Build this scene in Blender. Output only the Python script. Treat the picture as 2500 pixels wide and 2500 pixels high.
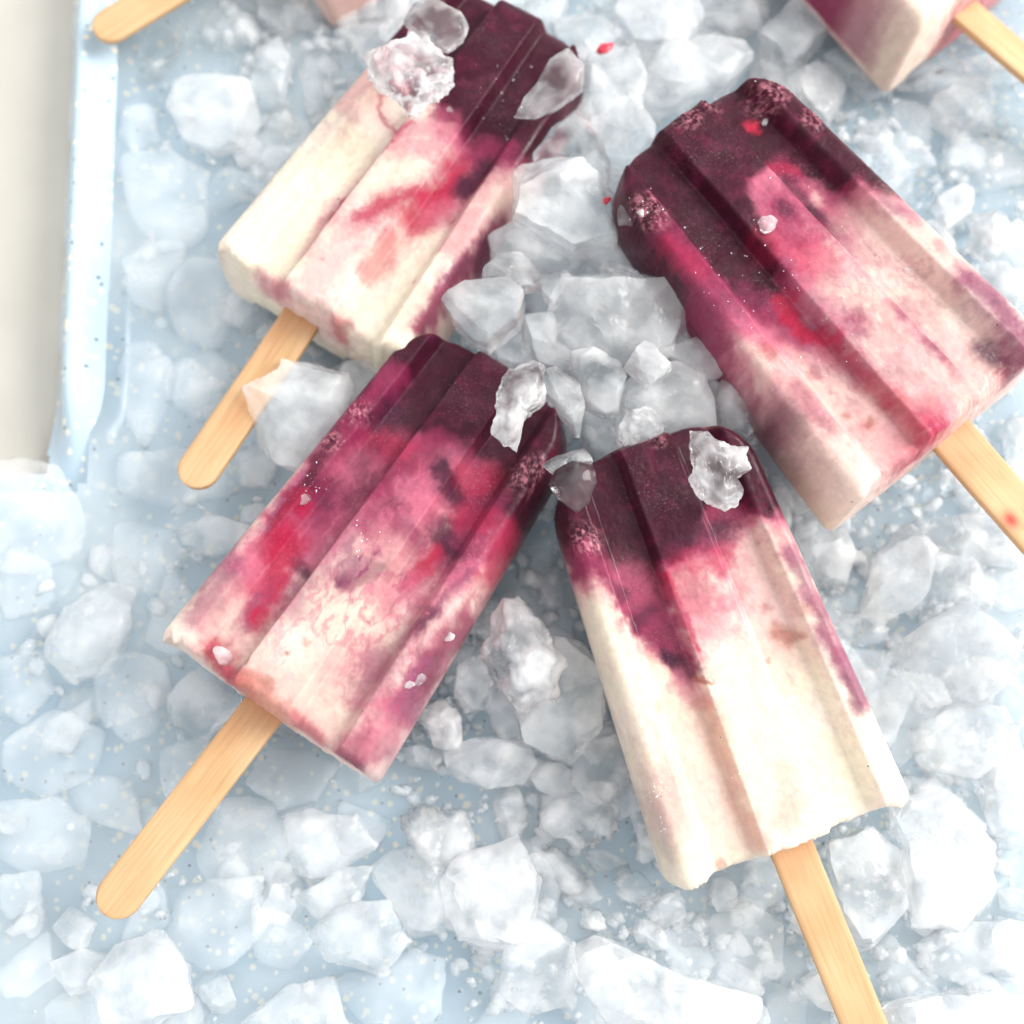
import bpy, bmesh, math, random
import numpy as np
from mathutils import Vector, Matrix

for _o in list(bpy.data.objects):
    bpy.data.objects.remove(_o)
scene = bpy.context.scene
COLL = scene.collection
MM = 0.001

# ------------------------------------------------------------------ camera
TILT = math.radians(12.0)
DIST = 285.0                      # mm
HALF = 105.0 / 275.0              # tangent of half the field of view
TARGET = np.array([0.0, 0.0, 20.0])
CAM = TARGET + DIST * np.array([0.0, -math.sin(TILT), math.cos(TILT)])
cam_data = bpy.data.cameras.new('camera')
cam = bpy.data.objects.new('camera', cam_data)
COLL.objects.link(cam)
cam.location = Vector(CAM * MM)
cam.rotation_euler = (TILT, 0.0, 0.0)
cam_data.sensor_width = 36.0
cam_data.lens = 18.0 / HALF
cam_data.clip_start = 0.005
cam_data.clip_end = 20.0
cam_data.dof.use_dof = True
cam_data.dof.focus_distance = 0.262
cam_data.dof.aperture_fstop = 9.0
scene.camera = cam

# ------------------------------------------------------------------ light
world = bpy.data.worlds.new('World')
scene.world = world
world.use_nodes = True
wbg = world.node_tree.nodes['Background']
wbg.inputs['Color'].default_value = (0.97, 0.985, 1.0, 1.0)
wbg.inputs['Strength'].default_value = 0.72


def area_light(name, loc, target, sx, sy, power, col):
    d = bpy.data.lights.new(name, 'AREA')
    d.shape = 'RECTANGLE'
    d.size, d.size_y, d.energy, d.color = sx, sy, power, col
    o = bpy.data.objects.new(name, d)
    COLL.objects.link(o)
    o.location = loc
    o.rotation_euler = (Vector(target) - Vector(loc)).to_track_quat('-Z', 'Y').to_euler()
    return o


area_light('window_light', (1.15, 0.38, 0.95), (0, 0, 0), 0.74, 1.0, 21.5, (1.0, 0.98, 0.95))

scene.view_settings.view_transform = 'Standard'
scene.view_settings.look = 'None'
scene.view_settings.exposure = 0.73
scene.view_settings.gamma = 1.0
scene.view_settings.use_curve_mapping = False
scene.cycles.max_bounces = 12
scene.cycles.transmission_bounces = 10
scene.cycles.transparent_max_bounces = 24
scene.cycles.diffuse_bounces = 5
scene.cycles.glossy_bounces = 4
scene.cycles.sample_clamp_indirect = 6.0
scene.cycles.blur_glossy = 0.6
scene.cycles.use_denoising = True
scene.cycles.use_adaptive_sampling = True
scene.cycles.adaptive_threshold = 0.03

# ------------------------------------------------------------------ helpers


def tag(o, label=None, cat=None, group=None, kind=None):
    if label: o['label'] = label
    if cat: o['category'] = cat
    if group: o['group'] = group
    if kind: o['kind'] = kind
    return o


def link_mesh(name, verts, faces, mat, parent=None, smooth=True, crease=None):
    """verts in mm -> one mesh object in metres"""
    me = bpy.data.meshes.new(name)
    v = np.asarray(verts, dtype=np.float32) * MM
    f = np.asarray(faces, dtype=np.int32)
    me.vertices.add(len(v))
    me.vertices.foreach_set('co', v.ravel())
    n = f.shape[1]
    me.loops.add(f.size)
    me.loops.foreach_set('vertex_index', f.ravel())
    me.polygons.add(len(f))
    me.polygons.foreach_set('loop_start', np.arange(0, f.size, n, dtype=np.int32))
    me.polygons.foreach_set('loop_total', np.full(len(f), n, dtype=np.int32))
    me.update(calc_edges=True)
    me.validate()
    if smooth:
        me.polygons.foreach_set('use_smooth', np.ones(len(me.polygons), dtype=bool))
    if crease:
        me.set_sharp_from_angle(angle=math.radians(crease))
    me.materials.append(mat)
    o = bpy.data.objects.new(name, me)
    COLL.objects.link(o)
    if parent:
        o.parent = parent
    return o


_rng = np.random.RandomState(5)
_TAB = _rng.rand(64, 64, 64).astype(np.float32)


def vnoise(p, scale, off=0.0):
    """smooth value noise, p (n,3) mm, feature size = scale mm, result -1..1"""
    q = p / scale + off
    i = np.floor(q).astype(int)
    t = q - i
    t = t * t * t * (t * (t * 6 - 15) + 10)
    i &= 63
    j = (i + 1) & 63
    x0, y0, z0 = i.T; x1, y1, z1 = j.T
    tx, ty, tz = t.T
    a = _TAB[x0, y0, z0] * (1 - tx) + _TAB[x1, y0, z0] * tx
    b = _TAB[x0, y1, z0] * (1 - tx) + _TAB[x1, y1, z0] * tx
    c = _TAB[x0, y0, z1] * (1 - tx) + _TAB[x1, y0, z1] * tx
    d = _TAB[x0, y1, z1] * (1 - tx) + _TAB[x1, y1, z1] * tx
    return ((a * (1 - ty) + b * ty) * (1 - tz) + (c * (1 - ty) + d * ty) * tz) * 2 - 1


def fbm(p, scale, off=0.0, octv=4, gain=0.5):
    s, amp, tot = 0.0, 1.0, 0.0
    for k in range(octv):
        s = s + amp * vnoise(p, scale / 2 ** k, off + 7.3 * k)
        tot += amp
        amp *= gain
    return s / tot


def sstep(x, a, b):
    t = np.clip((x - a) / (b - a), 0, 1)
    return t * t * (3 - 2 * t)


F_AX = (TARGET - CAM) / DIST
R_AX = np.array([1.0, 0.0, 0.0])
U_AX = np.cross(R_AX, F_AX)


def at(nx, ny, z):
    """point of the level z (mm) seen at nx, ny (-1..1 across the field of view)"""
    d = F_AX + HALF * (nx * R_AX + ny * U_AX)
    return CAM + (z - CAM[2]) / d[2] * d


# ------------------------------------------------------------------ materials
def new_mat(name):
    m = bpy.data.materials.new(name)
    m.use_nodes = True
    nt = m.node_tree
    nt.nodes.clear()
    return m, nt


def N(nt, typ, **kw):
    n = nt.nodes.new(typ)
    ins = kw.pop('ins', {})
    for k, v in kw.items():
        setattr(n, k, v)
    for k, v in ins.items():
        if hasattr(v, 'is_linked') or isinstance(v, bpy.types.NodeSocket):
            nt.links.new(v, n.inputs[k])
        else:
            n.inputs[k].default_value = v
    return n


def ramp(nt, fac, stops):
    r = nt.nodes.new('ShaderNodeValToRGB')
    el = r.color_ramp.elements
    while len(el) < len(stops):
        el.new(0.5)
    for e, (p, c) in zip(el, stops):
        e.position = p
        e.color = c if isinstance(c, tuple) else (c, c, c, 1)
    nt.links.new(fac, r.inputs['Fac'])
    return r.outputs['Color']


def ice_material(name, clear, rough, tint, bump, bend=1.0, skin=1.31, cloud_scale=120.0):
    """clear: (min, max) share of light let in; the rest is scattered by the frosty skin.  bend: share of it refracted"""
    m, nt = new_mat(name)
    tc = N(nt, 'ShaderNodeTexCoord').outputs['Object']
    inf = N(nt, 'ShaderNodeObjectInfo').outputs['Random']
    cmb = N(nt, 'ShaderNodeCombineXYZ', ins={0: inf, 1: inf, 2: inf})
    co = N(nt, 'ShaderNodeVectorMath', operation='ADD', ins={0: tc, 1: cmb.outputs[0]}).outputs[0]
    n1 = N(nt, 'ShaderNodeTexNoise', ins={'Vector': co, 'Scale': cloud_scale, 'Detail': 2.0, 'Roughness': 0.55}).outputs['Fac']
    n2 = N(nt, 'ShaderNodeTexNoise', ins={'Vector': co, 'Scale': 900.0, 'Detail': 1.0}).outputs['Fac']
    cl = N(nt, 'ShaderNodeMapRange', ins={'Value': n1, 'From Min': 0.36, 'From Max': 0.64, 'To Min': clear[0], 'To Max': clear[1]}).outputs[0]
    rg = N(nt, 'ShaderNodeMapRange', ins={'Value': n1, 'From Min': 0.65, 'From Max': 0.35, 'To Min': rough[0], 'To Max': rough[1]}).outputs[0]
    bmp = N(nt, 'ShaderNodeBump', ins={'Height': n2, 'Strength': bump, 'Distance': 0.0006}).outputs[0]
    back = N(nt, 'ShaderNodeNewGeometry').outputs['Backfacing']
    white = N(nt, 'ShaderNodeBsdfPrincipled', ins={'Base Color': tint, 'Roughness': 0.15, 'IOR': 1.31, 'Normal': bmp})
    if bend > 0:
        glass = N(nt, 'ShaderNodeBsdfPrincipled', ins={'Base Color': (0.998, 0.999, 1.0, 1), 'Roughness': rg, 'IOR': 1.31,
                  'Transmission Weight': 1.0, 'Normal': bmp})
        passing = glass.outputs[0]
    if bend < 1:
        # thin or wet ice: light goes on nearly straight, the skin only glints
        tr = N(nt, 'ShaderNodeBsdfTransparent', ins={'Color': (0.985, 0.994, 1.0, 1)})
        gl = N(nt, 'ShaderNodeBsdfGlossy', ins={'Roughness': 0.12, 'Normal': bmp})
        fr = N(nt, 'ShaderNodeFresnel', ins={'IOR': skin, 'Normal': bmp}).outputs[0]
        inv = N(nt, 'ShaderNodeMath', operation='SUBTRACT', ins={0: 1.0, 1: back}).outputs[0]
        fro = N(nt, 'ShaderNodeMath', operation='MULTIPLY', ins={0: fr, 1: inv}).outputs[0]
        thin = N(nt, 'ShaderNodeMixShader', ins={0: fro})
        nt.links.new(tr.outputs[0], thin.inputs[1]); nt.links.new(gl.outputs[0], thin.inputs[2])
        passing = thin.outputs[0]
    if 0 < bend < 1:
        both = N(nt, 'ShaderNodeMixShader', ins={0: bend})
        nt.links.new(thin.outputs[0], both.inputs[1]); nt.links.new(glass.outputs[0], both.inputs[2])
        passing = both.outputs[0]
    # the frosty skin is on the outside only: seen from within, the ice is clear
    k = N(nt, 'ShaderNodeMath', operation='MAXIMUM', ins={0: cl, 1: back}).outputs[0]
    mix2 = N(nt, 'ShaderNodeMixShader', ins={0: k})
    nt.links.new(white.outputs[0], mix2.inputs[1]); nt.links.new(passing, mix2.inputs[2])
    out = N(nt, 'ShaderNodeOutputMaterial')
    nt.links.new(mix2.outputs[0], out.inputs['Surface'])
    return m


ICE = {
    'clear': ice_material('clear_ice', (0.68, 0.96), (0.01, 0.08), (0.955, 0.957, 0.955, 1), 0.15, 0.6),
    'glassy': ice_material('glassy_ice', (0.58, 0.93), (0.0, 0.06), (0.955, 0.957, 0.955, 1), 0.10, 0.7),
    'water': ice_material('wet_ice', (0.92, 1.0), (0.0, 0.02), (0.95, 0.96, 0.96, 1), 0.03, 0.9),
    'frost': ice_material('frosted_ice', (0.62, 0.82), (0.02, 0.16), (0.955, 0.957, 0.955, 1), 0.30, 0.38),
    'white': ice_material('white_ice', (0.54, 0.74), (0.03, 0.18), (0.955, 0.958, 0.96, 1), 0.35, 0.36),
    'crag': ice_material('crystal_ice', (0.44, 0.94), (0.0, 0.08), (0.965, 0.965, 0.965, 1), 0.35, 0.8),
    'milk': ice_material('wet_milky_ice', (0.70, 0.86), (0.08, 0.30), (0.935, 0.955, 0.965, 1), 0.06, 0.0, 1.08),
}


def popsicle_material():
    m, nt = new_mat('frozen_yogurt_and_berry')
    tc = N(nt, 'ShaderNodeTexCoord').outputs['Object']
    col = N(nt, 'ShaderNodeVertexColor', layer_name='Col').outputs['Color']
    fine = N(nt, 'ShaderNodeTexNoise', ins={'Vector': tc, 'Scale': 2200.0, 'Detail': 3.0, 'Roughness': 0.7}).outputs['Fac']
    mid = N(nt, 'ShaderNodeTexNoise', ins={'Vector': tc, 'Scale': 520.0, 'Detail': 5.0, 'Roughness': 0.65}).outputs['Fac']
    big = N(nt, 'ShaderNodeTexNoise', ins={'Vector': tc, 'Scale': 90.0, 'Detail': 3.0}).outputs['Fac']
    # grain of the fruit pulp
    grain = N(nt, 'ShaderNodeMapRange', ins={'Value': mid, 'From Min': 0.3, 'From Max': 0.7, 'To Min': 0.90, 'To Max': 1.09}).outputs[0]
    c1 = N(nt, 'ShaderNodeVectorMath', operation='SCALE', ins={0: col, 'Scale': grain}).outputs[0]
    # frost crystals
    fr = ramp(nt, fine, [(0.56, 0.0), (0.72, 1.0)])
    fr2 = ramp(nt, big, [(0.42, 0.01), (0.7, 0.13)])
    ff = N(nt, 'ShaderNodeMath', operation='MULTIPLY', ins={0: fr, 1: fr2}).outputs[0]
    c2 = N(nt, 'ShaderNodeMix', data_type='RGBA', ins={'Factor': ff})
    nt.links.new(c1, c2.inputs['A']); c2.inputs['B'].default_value = (0.86, 0.78, 0.80, 1)
    # vanilla seeds: sparse dark dots
    vo = N(nt, 'ShaderNodeTexVoronoi', ins={'Vector': tc, 'Scale': 330.0})
    near = ramp(nt, vo.outputs['Distance'], [(0.050, 1.0), (0.085, 0.0)])
    rare = ramp(nt, vo.outputs['Color'], [(0.80, 0.0), (0.81, 1.0)])
    sd = N(nt, 'ShaderNodeMath', operation='MULTIPLY', ins={0: near, 1: rare}).outputs[0]
    sd = N(nt, 'ShaderNodeMath', operation='MULTIPLY', ins={0: sd, 1: 0.85}).outputs[0]
    c3 = N(nt, 'ShaderNodeMix', data_type='RGBA', ins={'Factor': sd, 'B': (0.05, 0.03, 0.02, 1)})
    nt.links.new(c2.outputs['Result'], c3.inputs['A'])
    h = N(nt, 'ShaderNodeMath', operation='MULTIPLY_ADD', ins={0: fine, 1: 0.5, 2: mid}).outputs[0]
    bmp = N(nt, 'ShaderNodeBump', ins={'Height': h, 'Strength': 0.22, 'Distance': 0.00022}).outputs[0]
    rg = N(nt, 'ShaderNodeMapRange', ins={'Value': mid, 'From Min': 0.3, 'From Max': 0.7, 'To Min': 0.32, 'To Max': 0.54}).outputs[0]
    wet = ramp(nt, N(nt, 'ShaderNodeTexNoise', ins={'Vector': tc, 'Scale': 130.0, 'Detail': 3.0}).outputs['Fac'], [(0.46, 0.0), (0.62, 0.5)])
    b = N(nt, 'ShaderNodeBsdfPrincipled', ins={'Base Color': c3.outputs['Result'], 'Roughness': rg, 'IOR': 1.34, 'Normal': bmp,
          'Subsurface Weight': 0.22, 'Subsurface Radius': (1.0, 0.55, 0.45), 'Subsurface Scale': 0.0016,
          'Specular IOR Level': 0.34, 'Coat Weight': wet, 'Coat Roughness': 0.16, 'Coat IOR': 1.33, 'Sheen Weight': 0.03, 'Sheen Roughness': 0.4, 'Sheen Tint': (1, 0.92, 0.95, 1)})
    out = N(nt, 'ShaderNodeOutputMaterial')
    nt.links.new(b.outputs[0], out.inputs['Surface'])
    return m


def wood_material():
    m, nt = new_mat('birch_wood')
    tc = N(nt, 'ShaderNodeTexCoord').outputs['Object']
    inf = N(nt, 'ShaderNodeObjectInfo').outputs['Random']
    mp = N(nt, 'ShaderNodeMapping', ins={'Vector': tc, 'Scale': (1.0, 0.045, 1.0)})
    cmb = N(nt, 'ShaderNodeCombineXYZ', ins={0: inf, 1: inf, 2: inf}).outputs[0]
    co = N(nt, 'ShaderNodeVectorMath', operation='ADD', ins={0: mp.outputs[0], 1: cmb}).outputs[0]
    g = N(nt, 'ShaderNodeTexNoise', ins={'Vector': co, 'Scale': 1700.0, 'Detail': 4.0, 'Roughness': 0.6, 'Distortion': 0.4}).outputs['Fac']
    co2 = N(nt, 'ShaderNodeVectorMath', operation='ADD', ins={0: tc, 1: cmb}).outputs[0]
    b2 = N(nt, 'ShaderNodeTexNoise', ins={'Vector': co2, 'Scale': 60.0, 'Detail': 2.0}).outputs['Fac']
    c = ramp(nt, g, [(0.28, (0.52, 0.315, 0.155, 1)), (0.52, (0.61, 0.39, 0.205, 1)), (0.75, (0.65, 0.43, 0.245, 1))])
    wash = ramp(nt, b2, [(0.35, (0.90, 0.84, 0.76, 1)), (0.65, (1.0, 1.0, 1.0, 1))])
    mx = N(nt, 'ShaderNodeMix', data_type='RGBA', blend_type='MULTIPLY', ins={'Factor': 1.0, 'A': c, 'B': wash})
    mot = N(nt, 'ShaderNodeVertexColor', layer_name='Stain').outputs['Color']
    mx2 = N(nt, 'ShaderNodeMix', data_type='RGBA', blend_type='MULTIPLY', ins={'Factor': 1.0, 'A': mx.outputs['Result'], 'B': mot})
    bmp = N(nt, 'ShaderNodeBump', ins={'Height': g, 'Strength': 0.25, 'Distance': 0.0002}).outputs[0]
    b = N(nt, 'ShaderNodeBsdfPrincipled', ins={'Base Color': mx2.outputs['Result'], 'Roughness': 0.6, 'Normal': bmp})
    out = N(nt, 'ShaderNodeOutputMaterial')
    nt.links.new(b.outputs[0], out.inputs['Surface'])
    return m


def tray_material():
    m, nt = new_mat('speckled_blue_enamel')
    tc = N(nt, 'ShaderNodeTexCoord').outputs['Object']
    jit = N(nt, 'ShaderNodeTexNoise', ins={'Vector': tc, 'Scale': 900.0, 'Detail': 2.0})
    wob = N(nt, 'ShaderNodeVectorMath', operation='MULTIPLY_ADD', ins={0: jit.outputs['Color'], 1: (0.0009, 0.0009, 0.0)}).outputs[0]
    nt.links.new(tc, wob.node.inputs[2])
    flat = N(nt, 'ShaderNodeVectorMath', operation='MULTIPLY', ins={0: wob, 1: (1, 1, 0)}).outputs[0]
    base = (0.48, 0.61, 0.705, 1)
    cur = None

    def dots(scale, lo, hi, rare, colr, prev):
        v = N(nt, 'ShaderNodeTexVoronoi', voronoi_dimensions='2D', ins={'Vector': flat, 'Scale': scale})
        near = ramp(nt, v.outputs['Distance'], [(lo, 1.0), (hi, 0.0)])
        sep = N(nt, 'ShaderNodeSeparateColor', ins={0: v.outputs['Color']}).outputs[0]
        rr = ramp(nt, sep, [(rare, 0.0), (rare + 0.01, 1.0)])
        f = N(nt, 'ShaderNodeMath', operation='MULTIPLY', ins={0: near, 1: rr}).outputs[0]
        x = N(nt, 'ShaderNodeMix', data_type='RGBA', ins={'Factor': f, 'B': colr})
        if prev is None:
            x.inputs['A'].default_value = base
        else:
            nt.links.new(prev, x.inputs['A'])
        return x.outputs['Result']
    cur = dots(210.0, 0.11, 0.17, 0.40, (0.90, 0.84, 0.70, 1), cur)
    cur = dots(330.0, 0.12, 0.20, 0.62, (0.88, 0.85, 0.74, 1), cur)
    cur = dots(120.0, 0.075, 0.11, 0.72, (0.92, 0.86, 0.70, 1), cur)
    cur = dots(190.0, 0.045, 0.07, 0.66, (0.03, 0.035, 0.045, 1), cur)
    b = N(nt, 'ShaderNodeBsdfPrincipled', ins={'Base Color': cur, 'Roughness': 0.22, 'IOR': 1.5, 'Coat Weight': 0.3, 'Coat Roughness': 0.08})
    out = N(nt, 'ShaderNodeOutputMaterial')
    nt.links.new(b.outputs[0], out.inputs['Surface'])
    return m


def water_material():
    m, nt = new_mat('milky_melt_water')
    tc = N(nt, 'ShaderNodeTexCoord').outputs['Object']
    n = N(nt, 'ShaderNodeTexNoise', ins={'Vector': tc, 'Scale': 75.0, 'Detail': 2.0}).outputs['Fac']
    bmp = N(nt, 'ShaderNodeBump', ins={'Height': n, 'Strength': 0.30, 'Distance': 0.002}).outputs[0]
    tr = N(nt, 'ShaderNodeBsdfTransparent', ins={'Color': (0.955, 0.98, 0.99, 1)})
    gl = N(nt, 'ShaderNodeBsdfGlossy', ins={'Roughness': 0.06, 'Normal': bmp})
    fr = N(nt, 'ShaderNodeFresnel', ins={'IOR': 1.33, 'Normal': bmp}).outputs[0]
    dif = N(nt, 'ShaderNodeBsdfDiffuse', ins={'Color': (0.80, 0.87, 0.90, 1)})
    n2 = N(nt, 'ShaderNodeTexNoise', ins={'Vector': tc, 'Scale': 26.0, 'Detail': 3.0}).outputs['Fac']
    k = N(nt, 'ShaderNodeMapRange', ins={'Value': n2, 'From Min': 0.35, 'From Max': 0.7, 'To Min': 0.10, 'To Max': 0.42}).outputs[0]
    a = N(nt, 'ShaderNodeMixShader', ins={0: k})
    nt.links.new(tr.outputs[0], a.inputs[1]); nt.links.new(dif.outputs[0], a.inputs[2])
    c = N(nt, 'ShaderNodeMixShader', ins={0: fr})
    nt.links.new(a.outputs[0], c.inputs[1]); nt.links.new(gl.outputs[0], c.inputs[2])
    out = N(nt, 'ShaderNodeOutputMaterial')
    nt.links.new(c.outputs[0], out.inputs['Surface'])
    return m


def plain_material(name, colr, rough, noise=0.06, scale=40.0):
    m, nt = new_mat(name)
    tc = N(nt, 'ShaderNodeTexCoord').outputs['Object']
    n = N(nt, 'ShaderNodeTexNoise', ins={'Vector': tc, 'Scale': scale, 'Detail': 5.0}).outputs['Fac']
    a = tuple(c * (1 - noise) for c in colr[:3]) + (1,)
    b_ = tuple(min(1, c * (1 + noise)) for c in colr[:3]) + (1,)
    c = ramp(nt, n, [(0.3, a), (0.7, b_)])
    b = N(nt, 'ShaderNodeBsdfPrincipled', ins={'Base Color': c, 'Roughness': rough})
    out = N(nt, 'ShaderNodeOutputMaterial')
    nt.links.new(b.outputs[0], out.inputs['Surface'])
    return m


M_POP, M_WOOD, M_TRAY, M_WATER = popsicle_material(), wood_material(), tray_material(), water_material()
M_TABLE = plain_material('pale_table_top', (0.58, 0.55, 0.485), 0.7)
M_FROST = plain_material('white_frost', (0.90, 0.90, 0.92), 0.4, 0.03, 900.0)
M_BERRY = plain_material('berry_juice', (0.60, 0.03, 0.06), 0.25, 0.2, 800.0)

# ------------------------------------------------------------------ table, tray, water
tb = bmesh.new()
bmesh.ops.create_grid(tb, x_segments=1, y_segments=1, size=1.5)
tm = bpy.data.meshes.new('table_top'); tb.to_mesh(tm); tb.free()
tm.materials.append(M_TABLE)
table = bpy.data.objects.new('table_top', tm); COLL.objects.link(table)
table.location = (0, 0, -0.0065)
tag(table, 'pale cream table top beside the blue tray', kind='structure')

RIM_A = at(-0.822, 1.0, 7.0)[:2]
RIM_B = at(-0.858, 0.10, 7.0)[:2]
RIM_DIR = (RIM_A - RIM_B) / np.linalg.norm(RIM_A - RIM_B)
RIM_NRM = np.array([RIM_DIR[1], -RIM_DIR[0]])          # points into the tray
RIM_END = RIM_B[1] - 1.0


def rim_dist(x, y):
    return (x - RIM_B[0]) * RIM_NRM[0] + (y - RIM_B[1]) * RIM_NRM[1]


xs = np.concatenate([np.arange(-170, -80, 0.8), np.arange(-80, 171, 3.0)])
ys = np.arange(-190, 191, 1.6)
GX, GY = np.meshgrid(xs, ys)
dd = rim_dist(GX, GY)
fade = sstep(GY, RIM_END - 6, RIM_END + 22)
up = 11.0 * (1 - sstep(dd, -2.5, 11.5)) * fade               # inner wall
dn = -18.0 * (1 - sstep(dd, -9.5, -0.5)) * fade            # rolled outer side
GZ = up + dn
idx = np.arange(GX.size).reshape(GX.shape)
quads = np.stack([idx[:-1, :-1], idx[:-1, 1:], idx[1:, 1:], idx[1:, :-1]], -1).reshape(-1, 4)
keep = ~((dd.ravel()[quads] < -9.0).any(1) & (fade.ravel()[quads] > 0.12).any(1))
tray = link_mesh('tray', np.stack([GX.ravel(), GY.ravel(), GZ.ravel()], 1), quads[keep], M_TRAY)
tag(tray, 'pale blue speckled enamel tray with a raised rim, holding all the ice', 'tray')

wx = np.arange(-170, 171, 2.0); wy = np.arange(-190, 191, 2.0)
WX, WY = np.meshgrid(wx, wy)
wz = 4.0 + 0.25 * fbm(np.stack([WX.ravel(), WY.ravel(), 0 * WX.ravel()], 1), 22.0)
widx = np.arange(WX.size).reshape(WX.shape)
wq = np.stack([widx[:-1, :-1], widx[:-1, 1:], widx[1:, 1:], widx[1:, :-1]], -1).reshape(-1, 4)
wn = 0.25 * fbm(np.stack([WX.ravel(), WY.ravel(), 0 * WX.ravel()], 1), 9.0, 3.0)
wd = rim_dist(WX, WY).ravel(); wf = sstep(WY, RIM_END - 6, RIM_END + 22).ravel()
wh = 11.0 * (1 - sstep(wd, -2.5, 11.5)) * wf                # height of the rim wall under the water sheet
wkeep = (wh[wq] < 4.6).any(1) & ~((wd[wq] < 0.5 + 6 * wn[wq]).any(1) & (wf[wq] > 0.02).any(1))
water = link_mesh('melt_water', np.stack([WX.ravel(), WY.ravel(), wz], 1), wq[wkeep], M_WATER)
tag(water, 'shallow milky melt water on the tray floor', kind='structure')

# ------------------------------------------------------------------ popsicles
PAL = {'CR': (0.84, 0.745, 0.585), 'PW': (0.88, 0.73, 0.67), 'PP': (0.74, 0.475, 0.43), 'PK': (0.57, 0.140, 0.220), 'RD': (0.44, 0.012, 0.056),
       'RC': (0.52, 0.02, 0.05), 'MG': (0.25, 0.022, 0.075), 'DP': (0.054, 0.0050, 0.0175), 'DK': (0.060, 0.011, 0.032),
       'MD': (0.27, 0.065, 0.135), 'BR': (0.36, 0.10, 0.06), 'SA': (0.64, 0.25, 0.18)}
WB, WT, LEN, TH0, TH1, SHR = 49.0, 39.6, 84.0, 23.0, 19.5, 11.5


def seg_dist(P, pts):
    best = np.full(len(P), 1e9)
    pts = np.array(pts, dtype=float)
    if len(pts) == 1:
        return np.hypot(*(P - pts[0]).T)
    for a, b in zip(pts[:-1], pts[1:]):
        ab = b - a
        t = np.clip(((P - a) @ ab) / max(ab @ ab, 1e-9), 0, 1)
        best = np.minimum(best, np.hypot(*(P - a - t[:, None] * ab).T))
    return best


def inside(P, pts):
    pts = np.array(pts, dtype=float)
    r = np.zeros(len(P), dtype=bool)
    for a, b in zip(pts, np.roll(pts, -1, 0)):
        c = (a[1] > P[:, 1]) != (b[1] > P[:, 1])
        xx = (b[0] - a[0]) * (P[:, 1] - a[1]) / ((b[1] - a[1]) or 1e-9) + a[0]
        r ^= c & (P[:, 0] < xx)
    return r


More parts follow.
